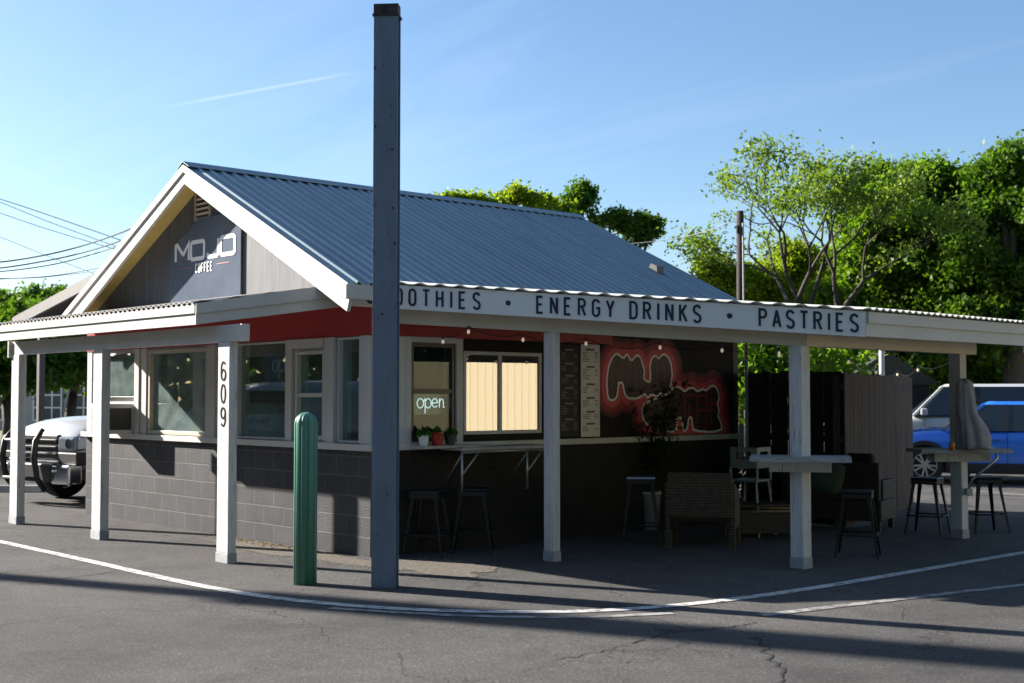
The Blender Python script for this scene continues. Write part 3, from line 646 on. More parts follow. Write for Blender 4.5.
# fascia sign
lenAB = (B-A).length; sg = thing('fascia_sign', 'long white sign board lettered SMOOTHIES, ENERGY DRINKS, PASTRIES along the canopy edge', 'sign', (*A, ZA))
u3 = Vector((B.x-A.x, B.y-A.y, ZB-ZA)).normalized(); n3 = Vector((nout.x, nout.y, 0)); v3 = Vector((0,0,1)); L3 = Vector((B.x-A.x, B.y-A.y, ZB-ZA)).length
m_ = MB(); o3 = n3*.004; q0 = o3+Vector((0,0,-.012)); q1 = u3*(L3-.005)+o3+Vector((0,0,-.012)); hh_ = Vector((0,0,-.238))
m_.prism([q0+hh_, q1+hh_, q1, q0], n3*.008); m_.build('panel', white_clean, sg, bevel=.002)
fr = (n3*.0125, u3, v3, n3); m_ = MB()
def sx(px): return (edge_at(px)-tA)/(tB-tA)*L3
for s, a, b in (('SMOOTHIES', 367, 481), ('ENERGY', 536.5, 614.5), ('DRINKS', 629.5, 701.5), ('PASTRIES', 758.5, 858.5)):
    text(m_, s, fr, sx(a)+.01, -.205, .155, .0225, total=sx(b)-sx(a)-.02, wf=.86)
m_.build('lettering', letter_navy, sg)
m_ = MB()
for px in (508.5, 729.5):
    c = n3*.0125+u3*sx(px)+Vector((0,0,-.128)); m_.prism([c+u3*.026*cos(2*pi*k/16)+v3*.026*sin(2*pi*k/16) for k in range(16)], n3*.003)
m_.build('dots', letter_navy, sg)
# gable sign
gs = thing('gable_sign', 'blue grey sign board with white wide lettering on the gable', 'sign', (onp(206,300,1,0).x, -.012, 2.7))
bx0 = onp(170.5, 290, 1, -.03).x-gs.location.x; bx1 = onp(240.5, 290, 1, -.03).x-gs.location.x
zz = lambda px, py: onp(px, py, 1, -.03).z-2.7
m_ = MB(); m_.prism([(bx0,0,0),(bx1,0,0),(bx1,0,zz(240.5,229)),(onp(222,215,1,-.03).x-gs.location.x,0,zz(222,214)),(onp(198,216,1,-.03).x-gs.location.x,0,zz(198,219)),(bx0,0,zz(171,250))], (0,-.02,0)); m_.build('panel', sign_blue, gs)
fr = (Vector((0,-.0205,0)), Vector((1,0,0)), Vector((0,0,1)), Vector((0,-1,0)))
mj = {'M': [[(0,0),(0,.95),(.15,1),(.72,.35)],[(.72,.35),(1.25,1),(1.25,0)]], 'O': [[(0,.5),(0,.1),(.1,0),(1.1,0),(1.2,.1),(1.2,.9),(1.1,1),(.1,1),(0,.9),(0,.5)]], 'J': [[(1.05,1),(1.05,.12),(.95,0),(.22,0),(.12,.1),(.12,.25)]]}
m_ = MB(); xl = onp(176,258,1,-.03).x-gs.location.x; xr = onp(235,245,1,-.03).x-gs.location.x; zb_ = zz(205, 257.5); hl = zz(205,243)-zz(205,260); tot = xr-xl
sc_ = tot/(1.25+1.2+1.05+1.2+.22*3); x = xl; k = 0
for c, cw in (('M',1.25),('O',1.2),('J',1.05),('O',1.2)):
    for st in mj[c]: stroke(m_, [(x+p[0]*sc_, zb_+p[1]*hl) for p in st], .050, fr, .001+k*.0006, .0012); k += 1
    x += (cw+.22)*sc_
x0_ = onp(196,270,1,-.03).x-gs.location.x; x1_ = onp(212.5,270,1,-.03).x-gs.location.x
text(m_, 'COFFEE', fr, x0_, zz(204,271.5), zz(204,263)-zz(204,271.5), .018, total=x1_-x0_, wf=.8)
m_.build('lettering', white_letter, gs)
m_ = MB(); m_.box(bx0+.22, x0_-.12, -.024, -.021, zz(190,268)-.006, zz(190,268)+.006); m_.box(x1_+.10, bx1-.25, -.024, -.021, zz(190,268)-.006, zz(190,268)+.006); m_.build('accent_lines', mat('faded_red', (.35,.12,.14), .5), gs)

# ================================================================== MURAL AND MENU BOARDS
def closed_poly_px(pts): return [(onp(p[0], p[1], 0, 0).y, onp(p[0], p[1], 0, 0).z) for p in pts]
def c6(x, y): return (550+x/5.12, 330+y/5.12)
top = [c6(*p) for p in [(295,340),(290,260),(298,190),(320,135),(345,118),(375,150),(395,118),(415,165),(440,128),(462,135),(475,180),(485,215),(478,245),(492,262),(510,268),(516,240),(510,190),(520,145),(540,128),(555,150),(578,120),(605,135),(622,180),(625,250),(612,300),(600,335),(575,318),(545,345),(520,325),(500,350),(486,325),(460,345),(430,352),(400,350),(382,330),(372,268),(350,268),(348,300),(342,345),(322,362),(303,355)]]
bot = [c6(*p) for p in [(600,340),(618,305),(645,290),(668,296),(690,318),(712,296),(735,296),(755,318),(780,300),(800,312),(825,284),(848,290),(862,320),(866,352),(855,375),(866,410),(858,440),(875,470),(880,520),(735,520),(728,480),(725,445),(708,450),(705,500),(690,520),(680,510),(675,450),(648,448),(650,490),(642,520),(560,520),(520,500),(480,470),(470,420),(475,380),(540,350)]]
PT, PB = np.array(closed_poly_px(top)), np.array(closed_poly_px(bot))
def smooth_closed(P, it=2):
    for _ in range(it):
        Q = np.roll(P, -1, 0); P = np.stack([.75*P+.25*Q, .25*P+.75*Q], 1).reshape(-1, 2)
    return P
PT, PB = smooth_closed(PT, 1), smooth_closed(PB, 1)
def sdist(P, X):
    A_, B_ = P, np.roll(P, -1, 0); d = np.full(len(X), 9.0); ins = np.zeros(len(X), bool)
    for a, b in zip(A_, B_):
        ab = b-a; t = np.clip(((X-a)@ab)/(ab@ab+1e-12), 0, 1); d = np.minimum(d, np.linalg.norm(X-a-t[:,None]*ab, axis=1))
        c = (a[1] > X[:,1]) != (b[1] > X[:,1]); xi = (b[0]-a[0])*(X[:,1]-a[1])/(b[1]-a[1]+1e-12)+a[0]; ins ^= c & (X[:,0] < xi)
    return np.where(ins, -d, d)
cell = .0085; Y0, Y1, Z0, Z1 = sy(599.6), sy(731), SZ+.012, 2.50
ny, nz_ = int((Y1-Y0)/cell), int((Z1-Z0)/cell)
cyg, czg = np.meshgrid(Y0+(np.arange(ny)+.5)*cell, Z0+(np.arange(nz_)+.5)*cell, indexing='ij'); X = np.stack([cyg.ravel(), czg.ravel()], 1)
d1, d2_ = sdist(PT, X), sdist(PB, X); d = np.minimum(d1, np.where(d1 < .02, 9, d2_))
mi = np.full(len(X), -1)
mi[(d < .20) & (d >= .15)] = 3; mi[(d < .15) & (d >= .085)] = 2; mi[(d < .085) & (d >= .013)] = 1
mi[(d < .013) & (d >= -.013)] = 0; mi[d < -.013] = 4; mi[(d < -.05) & (d > -.065)] = 5; mi[(d < -.12) & (d > -.135)] = 5
def seps(lst, thick, val):
    for a, b in lst:
        a = np.array((onp(a[0],a[1],0,0).y, onp(a[0],a[1],0,0).z)); b = np.array((onp(b[0],b[1],0,0).y, onp(b[0],b[1],0,0).z)); ab = b-a
        t = np.clip(((X-a)@ab)/(ab@ab), 0, 1); q = np.linalg.norm(X-a-t[:,None]*ab, axis=1); mi[(q < thick) & (mi >= 4)] = val
seps([(c6(*a), c6(*b)) for a, b in [((375,150),(352,270)),((415,165),(395,300)),((440,128),(432,345)),((555,150),(545,300)),((460,200),(470,300)),((520,190),(500,330)),((580,160),(590,290)),((320,140),(318,350))]], .014, 5)
seps([(c6(*a), c6(*b)) for a, b in [((690,318),(690,440)),((712,330),(715,445)),((755,318),(750,500)),((800,312),(800,505)),((825,300),(822,500)),((645,300),(640,440)),((600,345),(600,480)),((650,335),(810,335)),((755,410),(860,410)),((800,375),(855,375))]], .014, 6)
mb = MB()
for i in np.nonzero(mi >= 0)[0]:
    y, z = X[i]; h = cell/2; mb.mi = int(mi[i]); mb.add([(0,y-h,z-h),(0,y+h,z-h),(0,y+h,z+h),(0,y-h,z+h)], [(0,1,2,3)])
mm = [mat('mural_white', (.85,.82,.80), .6), mat('mural_coral', (.62,.085,.10), .6), mat('mural_red', (.30,.022,.03), .6), mat('mural_dark_red', (.10,.008,.012), .6), mat('mural_black', (.012,.010,.010), .5), mat('mural_maroon', (.10,.010,.012), .5), mat('mural_line_red', (.22,.016,.02), .5)]
for m in mm: pass
o = mb.build('mural', mm, bld); o.location = (.002, 0, 0)
def menu(px0, px1, pz0, pz1, base, ink, name, label, seed, cat):
    y0, y1 = sy(px0), sy(px1); z0, z1 = pz0, pz1; t = thing(name, label, cat, (.003, (y0+y1)/2, z0)); W_ = (y1-y0)/2; H = z1-z0
    m = MB(); m.box(0, .012, -W_, W_, 0, H); m.build('board', base, t, bevel=.002)
    m = MB(); rr = random.Random(seed); z = H-.05
    while z > .06:
        m.box(.0122, .0135, -W_*.45, W_*.45, z-.022, z); z -= .04
        for _ in range(rr.randint(3,6)):
            if z < .04: break
            l_ = rr.uniform(.35,.8)*W_; x_ = -W_*.82
            m.box(.0122, .0133, x_, x_+l_, z-.008, z); 
            if rr.random() < .7: m.box(.0122, .0133, W_*.45, W_*.8, z-.008, z)
            z -= .021
        z -= .035
    m.build('printed_rows', ink, t); return t
menu(559, 578, 1.15, 2.20, mat('menu_black', (.007,.0065,.006), .5, spec=.25), mat('menu_ink_pale', (.11,.095,.09), .5), 'menu_board', 'black menu board with rows of pale small print', 4, 'menu board')
menu(580, 599, 1.14, 2.21, mat('menu_white', (.55,.54,.53), .4), mat('menu_ink_dark', (.06,.06,.07), .5), 'menu_board', 'white menu board with rows of grey small print', 9, 'menu board')

# ================================================================== NEON, LEDGE, POTS, COUNTER, AC
def script_open(s, x0=0, z0=0):
    """cursive 'open' as one or more polylines (u right, v up), height unit s"""
    L = []
    L.append([(x0+s*a, z0+s*b) for a, b in arc(.28,.3,.26,.3,90,-270,18)])
    L.append([(x0+s*a, z0+s*b) for a, b in [(.52,.35),(.66,.62),(.68,.3),(.66,-.35)]]+[])
    L.append([(x0+s*a, z0+s*b) for a, b in [(.67,.1)]+arc(.92,.3,.24,.3,-150,150,16)])
    L.append([(x0+s*a, z0+s*b) for a, b in [(1.22,.3),(1.66,.34)]+arc(1.46,.32,.22,.28,0,320,16)])
    L.append([(x0+s*a, z0+s*b) for a, b in [(1.84,.60),(1.84,.02),(1.86,.38),(1.98,.58),(2.12,.56),(2.18,.4),(2.18,.02),(2.3,.05)]])
    return L
ns = thing('neon_sign', 'glowing white script open sign inside the dark sash window', 'neon sign', (-.075, onp(432,404,0,-.075).y, onp(432,406,0,-.075).z), 0, 'script open signs in the windows')
m_ = MB()
for st in script_open(.162, -.20, -.02): m_.tube([(0, a, b) for a, b in st], .0055, 6)
m_.build('tube', neon_m, ns, smooth=True); m_ = MB(); m_.box(-.012,-.006,-.27,.27,-.09,.18); m_.build('backing', mat('clear_backing', (.03,.03,.035), .1), ns)
ns2 = thing('neon_sign', 'pale unlit script open sign high in the window beside the numbered post', 'neon sign', (gx(278), .09, 1.86), 0, 'script open signs in the windows')
m_ = MB()
for st in script_open(.22, -.27, .02): m_.tube([(a, 0, b) for a, b in st], .007, 6)
m_.build('tube', neon_off, ns2, smooth=True)
# ledge under the neon window
ld = tag(MB().box(.062, .30, s1[0]-.03, sy(468), 1.075, 1.105).build('window_ledge', mat('weathered_ledge', (.42,.38,.32), .7, var=.25, vscale=6, bump=.4), bevel=.004), 'weathered wooden ledge below the dark sash window carrying three small pots', 'ledge')
def pot(px, potm, label, leafy, s=1.0, seed=1):
    p = onp(px, 437, 0, .18); t = thing('potted_herb', label, 'potted plant', (.18, p.y, 1.106), 0, 'small pots on the window ledge')
    m = MB(); m.lathe([(.042*s,0),(.055*s,.09*s),(.060*s,.092*s),(.060*s,.108*s),(.050*s,.106*s),(.048*s,.09*s)], 20); m.build('pot', potm, t, smooth=False)
    rr = random.Random(seed); m = MB()
    for _ in range(150):
        a = rr.uniform(0,6.28); r = rr.uniform(0,.085); z = .10+rr.uniform(0,.10)*(1-r/.12); c = Vector((r*cos(a), r*sin(a), z)); q = Matrix.Rotation(rr.uniform(0,6.28),3,'Z') @ Matrix.Rotation(rr.uniform(-1,1),3,'X')
        m.add([c+q@Vector(v) for v in ((-.008,-.016,0),(.008,-.016,0),(.012,.004,.003),(0,.02,0),(-.012,.004,.003))], [(0,1,2,3,4)])
    m.build('foliage', leafy, t)
herb = leaf_mat('herb_leaf', (.05,.16,.02), (.09,.22,.04), .3)
pot(423.5, mat('pot_white', (.75,.76,.78), .3), 'small white pot with a bushy green herb on the ledge', herb, 1, 1)
pot(437, mat('pot_red', (.5,.03,.02), .35), 'small red pot with a green herb on the ledge', herb, 1.25, 2)
pot(450, mat('pot_dark', (.05,.05,.055), .4), 'small dark pot with a green herb at the end of the ledge', herb, 1.1, 3)
# wall counter
wy0 = onp(461, 440, 0, .40).y; wc = thing('wall_counter', 'narrow wall counter on metal bracket legs below the sliding window', 'counter', (0, wy0, 0))
yA, yB_ = 0, onp(548, 440, 0, .40).y-wy0
m_ = MB(); m_.box(.065,.42, yA, yB_, 1.05, 1.085); m_.build('counter_top', mat('counter_grey', (.30,.30,.31), .5, var=.2, vscale=5), wc, bevel=.004)
for yk in (.03, onp(527, 440, 0, .38).y-wy0):
    m_ = MB(); m_.tube([(.38, yk, 1.048), (.38, yk, .62)], .013, 8); m_.tube([(.38, yk+.02, 1.04), (.04, yk+.02, .66)], .009, 6); m_.tube([(.38,yk,.80),(.38,yk+.24,1.045)], .010, 6); m_.build('bracket', grey_metal, wc, smooth=True)
m_ = MB(); m_.tube([(.38,.05,1.035),(.38,yB_-.05,1.035)], .012, 8); m_.build('rail', grey_metal, wc, smooth=True)
# AC unit
ac = thing('window_air_conditioner', 'beige window air conditioner jutting out below the small window', 'air conditioner', (-5.54, -.43, SZ+.003))
m_ = MB(); m_.box(0,.43,0,.46,0,.385); m_.build('casing', mat('beige_casing', (.50,.50,.48), .5), ac, bevel=.01)
m_ = MB()
for k in range(14): m_.box(.4305,.434,.05+k*.022,.058+k*.022,.06,.32)
m_.box(.4302,.4322,.04,.36,.05,.33); m_.build('side_louvre', mat('dark_louvre', (.04,.035,.03), .5), ac)
m_ = MB()
for k in range(9): m_.box(.03,.40,-.006,-.001,.05+k*.033,.06+k*.033)
m_.build('front_grille', mat('grille_grey', (.35,.35,.34), .5), ac)

# string lights
def bulbs(pts, sag_seed, label):
    t = thing('string_lights', label, 'string lights', tuple(pts[0]))
    P0 = Vector(pts[0]); cab = []
    rel = [Vector(p)-P0 for p in pts]
    for a, b in zip(rel, rel[1:]):
        for i in range(8): 
            s = i/8; q = a.lerp(b, s); q.z -= .10*4*s*(1-s)*min(1,(b-a).length); cab.append(q)
    cab.append(rel[-1]); m = MB(); m.tube(cab, .004, 5); m.build('cable', black_metal, t)
    for q in rel:
        m = MB(); m.lathe([(.012,-.035),(.013,0)], 8, q); s = m.build('socket', black_metal, t)
        m = MB(); m.lathe([(.003,-.080),(.012,-.072),(.017,-.060),(.013,-.046),(.009,-.036)], 10, q); m.build('bulb', bulb_m, s, smooth=True)
bp_ = [atd(443,336,13.0), atd(468.5,326,12.7), atd(523,334,12.9), atd(586,338,13.2), atd(660,342,13.6), atd(722,345,13.5), atd(779,348,13.8)]
bulbs(bp_, 1, 'string of small warm bulbs hung under the canopy beam')
bulbs([atd(779,350,14.2), atd(848.5,357,15.0), atd(876,368,17.0), atd(897.5,371,18.5), atd(918,366,17.5), atd(962,352,15.2)], 2, 'string of small warm bulbs sagging beyond the fence panel')

# ================================================================== STEEL COLUMN, BOLLARD
scx = ong(385,587); st_ = thing('steel_column', 'tall blue grey steel column standing in front of the stand, rusty bracket on top', 'column', (scx.x, scx.y, 0), TH-radians(5))
H = 4.85; m_ = MB(); w2 = .104
m_.box(-w2,w2,-.075,-.060,0,H); m_.box(-w2,w2,.060,.075,0,H); m_.box(-.006,.006,-.060,.060,0,H); m_.build('shaft', steel, st_, bevel=.002)
m_ = MB(); m_.box(-w2-.01,w2+.01,-.085,.085,H+.001,H+.02); m_.box(-w2,-.02,-.082,-.068,H-.0,H+.10); m_.box(.02,w2,-.082,-.068,H+.02,H+.10); m_.box(-w2,w2,-.06,.06,H+.0201,H+.11)
m_.build('cap_bracket', rust, st_)
m_ = MB()
for x, z in ((-.085,3.9),(.06,3.7),(.07,3.2),(-.02,2.3),(.085,2.9),(-.09,4.4)):
    m_.lathe([(.011,0),(.011,.006)], 8); 
    for i in range(len(m_.v)-16, len(m_.v)):
        a, b, c = m_.v[i]; m_.v[i] = (x+a, -.0755-c, z+b)
m_.build('bolt_heads', rust, st_)
bl = ong(305,584); bo = thing('bollard', 'green fluted plastic bollard with a rounded top beside the steel column', 'bollard', (bl.x, bl.y, 0), .2)
m_ = MB(); R_ = .100; prof = [(R_,0),(R_,1.37)]+[(R_*cos(a), 1.37+R_*sin(a)) for a in [radians(x) for x in (15,30,45,60,72,82)]]+[(.003,1.37+R_)]
flu = lambda a: 1-.13*max(0, cos(10*a))**4
m_.lathe(prof, 108, (0,0,0), flu); m_.build('cover', green_pl, bo, smooth=True)

# ================================================================== FURNITURE
def stool(label, loc, rz, H=.66, seatm=None, src=None, metal=None):
    t = thing('bar_stool', label, 'bar stool', loc, rz, 'metal bar stools on the patio'); mt = metal or black_metal
    m = MB(); m.box(-.155,.155,-.155,.155,H-.028,H); 
    m.build('seat', seatm or mt, t, bevel=.012)
    m = MB(); m.box(-.15,.15,-.15,.15,H-.075,H-.03); m.build('seat_skirt', mt, t, bevel=.004)
    for sx_ in (-1,1):
        for sy_ in (-1,1):
            m = MB(); a = Vector((sx_*.135, sy_*.135, H-.04)); b = Vector((sx_*.215, sy_*.215, 0)); 
            for dx_, dy_ in ((.028,0),(0,.028)):
                m.prism([a+Vector((0,0,0)), a+Vector((-sx_*dx_*1.5,-sy_*dy_*1.5,0)), b+Vector((-sx_*dx_*.7,-sy_*dy_*.7,0)), b], (sx_*-.003 if dy_ else 0, sy_*-.003 if dx_ else 0, 0))
            m.build('leg', mt, t)
    zb = .22; r = .215-.08*(zb/H)
    m = MB()
    for a, b in (((-r,-r),(r,-r)),((r,-r),(r,r)),((r,r),(-r,r)),((-r,r),(-r,-r))): m.tube([(*a,zb),(*b,zb)], .009, 6)
    m.build('foot_rail', mt, t, smooth=True); return t
def gp(px, py): v = ong(px, py); return (v.x, v.y, 0)
s0 = stool('black metal bar stool in front of the table fixed to the thick post', gp(858,556), .5, .66)
copy_thing(s0, gp(928,534), .25, 'black metal bar stool left of the post with the grey cover')
copy_thing(s0, gp(985,532), .9, 'black metal bar stool right of the post with the grey cover')
copy_thing(s0, gp(473,552), .8, 'dark bar stool below the wall counter, nearer the middle of it')
copy_thing(s0, gp(428,556), .6, 'dark bar stool in the shade just past the steel column')
stool('bar stool with a shiny pale seat in front of the potted tree', gp(641,545), .75, .74, mat('glossy_seat', (.35,.42,.48), .18, metal=.5))
# white low-back stool
t = thing('bar_stool', 'white metal stool with a slotted low back behind the thick post table', 'bar stool', gp(751,535), radians(100), 'white metal stools'); wm = mat('white_metal', (.24,.26,.28), .4)
m_ = MB(); m_.box(-.17,.17,-.17,.17,.62,.65); m_.build('seat', wm, t, bevel=.01)
for a_x, a_y in ((-1,-1),(-1,1),(1,-1),(1,1)):
    m_ = MB(); m_.beam((a_x*.15,a_y*.15,.62),(a_x*.21,a_y*.21,0),.035,.012); m_.build('leg', wm, t)
m_ = MB()
for (p, q) in (((-.17,-.17),(.17,-.17)),((-.17,.17),(-.17,-.17))):
    P_ = Vector((*p,0)); Q_ = Vector((*q,0)); z0, z1 = .78, 1.02
    for a, b, c, d in ((0,.22,z0,z1),(.78,1,z0,z1),(.22,.78,z0,z0+.10),(.22,.78,z1-.05,z1)):
        m_.beam(P_.lerp(Q_,a)+Vector((0,0,(c+d)/2)), P_.lerp(Q_,b)+Vector((0,0,(c+d)/2)), .008, d-c)
for p in ((-.17,-.17),(.17,-.17),(-.17,.17)): m_.beam((*p,.64),(*p,.79),.03,.02)
m_.build('backrest', wm, t)
# wicker armchair with its back to the camera
wk = wicker_mat('brown_wicker', (.13,.085,.05)); wk_d = wicker_mat('dark_wicker', (.07,.048,.032))
ch = ong(700,549); t = thing('wicker_armchair', 'brown wicker armchair turned with its back to the photographer', 'armchair', (ch.x, ch.y, 0), TH+radians(-14))
# local: -y faces camera
m_ = MB(); m_.box(-.34,.34,-.02,.05,.33,.80); m_.build('backrest', wk, t, bevel=.015)
m_ = MB(); m_.box(-.36,.36,.052,.62,.28,.40); m_.build('seat', wk, t, bevel=.015)
for s_ in (-1,1):
    m_ = MB(); m_.prism([(s_*.37,.0,.20),(s_*.37,.64,.20),(s_*.37,.64,.55),(s_*.37,.0,.70)], (-s_*.055,0,0)); m_.build('armrest', wk, t, bevel=.012)
    for yl in (.02,.60):
        m_ = MB(); m_.box(min(s_*.37,s_*.30),max(s_*.37,s_*.30),yl-.03,yl+.04,0,.20); m_.build('leg', wk, t, bevel=.006)
m_ = MB(); m_.box(-.30,.30,.08,.60,.401,.48); m_.build('cushion', mat('dark_cushion', (.03,.032,.035), .9), t, bevel=.03)
# wicker loveseat
lp = ong(838,527); t = thing('wicker_loveseat', 'dark wicker loveseat with a black back cushion near the grey fence panel', 'loveseat', (lp.x, lp.y, 0), TH+radians(150))
m_ = MB(); m_.box(-.62,.62,-.35,.35,.12,.36); m_.build('base', wk_d, t, bevel=.015)
m_ = MB(); m_.box(-.60,.60,.26,.36,.36,.82); m_.build('backrest', wk_d, t, bevel=.02)
for s_ in (-1,1):
    m_ = MB(); m_.box(min(s_*.62,s_*.52),max(s_*.62,s_*.52),-.35,.25,.36,.60); m_.build('armrest', wk_d, t, bevel=.015)
    for yl in (-.31,.31):
        m_ = MB(); m_.box(s_*.57-.03,s_*.57+.03,yl-.03,yl+.03,0,.12); m_.build('leg', wk_d, t)
blk = mat('black_fabric', (.012,.012,.014), .9)
m_ = MB(); m_.box(-.50,.50,.10,.25,.48,.92); m_.build('back_cushion', blk, t, bevel=.05); m_ = MB(); m_.box(-.51,.51,-.33,.10,.362,.47); m_.build('seat_cushion', blk, t, bevel=.03)
pl = atd(826,477,15.1); t = thing('throw_pillow', 'dull green throw pillow leaning on the black cushion of the loveseat', 'pillow', (pl.x, pl.y, .68), TH+radians(-15))
m_ = MB(); n = 9
for sgn in (-1,1):
    vs = []
    for i in range(n):
        for j in range(n):
            u_, v_ = i/(n-1)*2-1, j/(n-1)*2-1; vs.append((u_*.20*(1-.08*v_*v_), sgn*.07*(max(0,(1-u_**4)*(1-v_**4)))**.6, v_*.19*(1-.08*u_*u_)))
    m_.add(vs, [(i*n+j,(i+1)*n+j,(i+1)*n+j+1,i*n+j+1) for i in range(n-1) for j in range(n-1)])
o = m_.build('pillow_body', mat('green_pillow', (.03,.05,.033), .9), t, smooth=True); o.rotation_euler = (radians(-18),radians(14),0)
# low wicker table with plant
lt = ong(765,537); t = thing('wicker_coffee_table', 'low wicker table with a pale frame between the armchair and the post', 'coffee table', (lt.x, lt.y, 0), TH+.1)
bam = mat('bamboo_frame', (.30,.21,.12), .5)
m_ = MB(); m_.box(-.38,.38,-.22,.22,.36,.39); m_.build('table_top', wk_d, t, bevel=.006)
m_ = MB(); m_.box(-.33,.33,-.18,.18,.06,.30); m_.build('wicker_box', wk_d, t, bevel=.006)
for a_x in (-1,1):
    for a_y in (-1,1):
        m_ = MB(); m_.tube([(a_x*.36,a_y*.20,0),(a_x*.36,a_y*.20,.36)], .014, 8); m_.build('leg', bam, t, smooth=True)
m_ = MB(); m_.tube([(-.36,-.2,.31),(.36,-.2,.31)], .012, 8); m_.tube([(-.36,.2,.31),(.36,.2,.31)], .012, 8); m_.build('rail', bam, t, smooth=True)
def plant(name, label, loc, R0, H0, potf, stemH, nl, cr, seed, lm, leaf=.05):
    t = thing(name, label, 'potted plant', loc); potf(t); rr = random.Random(seed)
    m = MB(); tips = []
    for k in range(7):
        a = rr.uniform(0,6.28); b = [Vector((rr.uniform(-.02,.02), rr.uniform(-.02,.02), H0-.02))]
        for i in range(1,7): b.append(b[-1]+Vector((cos(a)*cr*.11*i*.5, sin(a)*cr*.11*i*.5, stemH/6))+Vector((rr.uniform(-.02,.02), rr.uniform(-.02,.02),0)))
        m.tube(b, [.012*(1-i/8) for i in range(7)], 5); tips += b[2:]
    m.build('stem', mat('plant_stem', (.06,.04,.025), .8), t, smooth=True); m = MB()
    for _ in range(nl):
        c = rr.choice(tips)+Vector((rr.gauss(0,cr*.33), rr.gauss(0,cr*.33), rr.gauss(0,.10))); q = Matrix.Rotation(rr.uniform(0,6.28),3,'Z') @ Matrix.Rotation(rr.uniform(-1.2,.9),3,'X') @ Matrix.Rotation(rr.uniform(-.6,.6),3,'Y'); s = leaf*rr.uniform(.6,1.2)
        m.add([c+q@(Vector(v)*s) for v in ((0,-1,0),(.33,-.3,.08),(.28,.4,.05),(0,1,-.1),(-.28,.4,.05),(-.33,-.3,.08))], [(0,1,2,3,4,5)])
    m.build('foliage', lm, t); return t
dk_leaf = leaf_mat('dark_plant_leaf', (.02,.045,.014), (.035,.07,.02), .25)
def ribpot(t):
    m = MB(); m.lathe([(.13,0),(.155,.42),(.165,.42),(.165,.46),(.145,.455),(.14,.40)], 48, (0,0,0), lambda a: 1-.03*max(0,cos(16*a))); m.build('pot', mat('ribbed_pale_pot', (.42,.45,.48), .4), t, smooth=True)
pp_ = ong(648,529); plant('potted_tree', 'tall leafy tree in a ribbed pale pot against the mural wall', (pp_.x,pp_.y,0), .16, .45, ribpot, 1.2, 2100, .40, 4, dk_leaf, .055)
def tubpot(t):
    m = MB(); m.lathe([(.12,0),(.15,.28),(.16,.28),(.16,.31),(.14,.30)], 24); m.build('pot', mat('dark_pot', (.03,.03,.032), .5), t, smooth=True)
pq = ong(757,528); plant('potted_shrub', 'bushy dark green shrub in a dark tub behind the low wicker table', (pq.x-.25,pq.y+.25,0), .15, .3, tubpot, .45, 500, .34, 8, dk_leaf, .06)
# post tables
wood_old = mat('weathered_table_wood', (.34,.35,.36), .7, var=.3, vscale=7, col2=(.16,.15,.14), thr=(.5,.7), bump=.8, bscale=18, stretch=(.6,3,3))
def post_table(x, y, rz, z, hw, hd, off, label):
    t = thing('post_table', label, 'table', (x, y, z), rz)
    m = MB(); s = .075
    m.box(-hw,hw,-hd+off,-s,0,.045); m.box(-hw,hw,s,hd+off,0,.045); m.box(-hw,-s,-s,s,0,.045); m.box(s,hw,-s,s,0,.045); m.build('table_top', wood_old, t)
    for s_ in (-1,1):
        m = MB(); m.box(-hw*.62,hw*.62,s_*.093-.018,s_*.093+.018,-.10,-.002); m.build('support_board', white_dirty, t, bevel=.003)
    return t
post_table(3.32,2.55,radians(0)+math.atan2(dd.y,dd.x), 1.0, .46,.26,0,'weathered wooden table top fixed round the thick white post')
post_table(3.0,6.05,radians(50), .97, .52,.26,0,'weathered wooden table top fixed round the post with the grey cover')
# cloth cover on post
cl = atd(972,452,14.55); t = thing('cloth_cover', 'grey cloth cover draped over something beside the far post', 'cloth cover', (cl.x, cl.y, 1.02), TH)
m_ = MB(); n = 48; prof = [(0,.17,.02),(.04,.185,.025),(.12,.19,.02),(.22,.175,.005),(.32,.15,-.02),(.40,.125,-.05),(.46,.12,-.055),(.55,.115,-.06),(.66,.11,-.07),(.73,.10,-.075),(.765,.06,-.08),(.775,.01,-.08)]
vs = []
for zi, (z, r, ox) in enumerate(prof):
    for k in range(n):
        a = 2*pi*k/n; f = 1+(.13*sin(5*a+.24*zi)+.10*sin(9*a+2-zi*.35)+.05*sin(17*a+zi*.5))*(1-z/1.1)
        vs.append((ox+r*f*cos(a)*.9, .7*r*f*sin(a), z+.015*sin(3*a+zi)))
m_.add(vs, [(i*n+k, i*n+(k+1)%n, (i+1)*n+(k+1)%n, (i+1)*n+k) for i in range(len(prof)-1) for k in range(n)]+[tuple((len(prof)-1)*n+k for k in range(n)), tuple(range(n-1,-1,-1))])
m_.build('cloth', mat('grey_cloth', (.30,.30,.32), .9, var=.12, vscale=8, bump=.4, bscale=15), t, smooth=True)
t = thing('wall_bracket', 'bent pale metal arm jutting from the far post below its table', 'bracket', (3.0, 6.05, .55), TH)
m_ = MB(); m_.tube([(.07,-.10,.0),(.10,-.14,.12),(.24,-.16,.24),(.38,-.16,.36),(.36,-.15,.44),(.24,-.14,.52),(.20,-.12,.62)], .016, 8); m_.build('tube', grey_metal, t, smooth=True)
m_ = MB(); m_.box(.03,.10,-.16,-.07,-.06,.02); m_.build('clamp', grey_metal, t, bevel=.004)
cn = atd(952,450,14.3); t = thing('candle_jar', 'small amber candle jar on the far post table', 'candle', (cn.x, cn.y, 1.017))
m_ = MB(); m_.lathe([(.03,0),(.033,.06),(.03,.075)], 16); m_.build('jar', mat('amber_glass', (.55,.22,.04), .2), t, smooth=True); m_ = MB(); m_.lathe([(.031,.076),(.031,.088)], 16); m_.build('lid', bam, t)

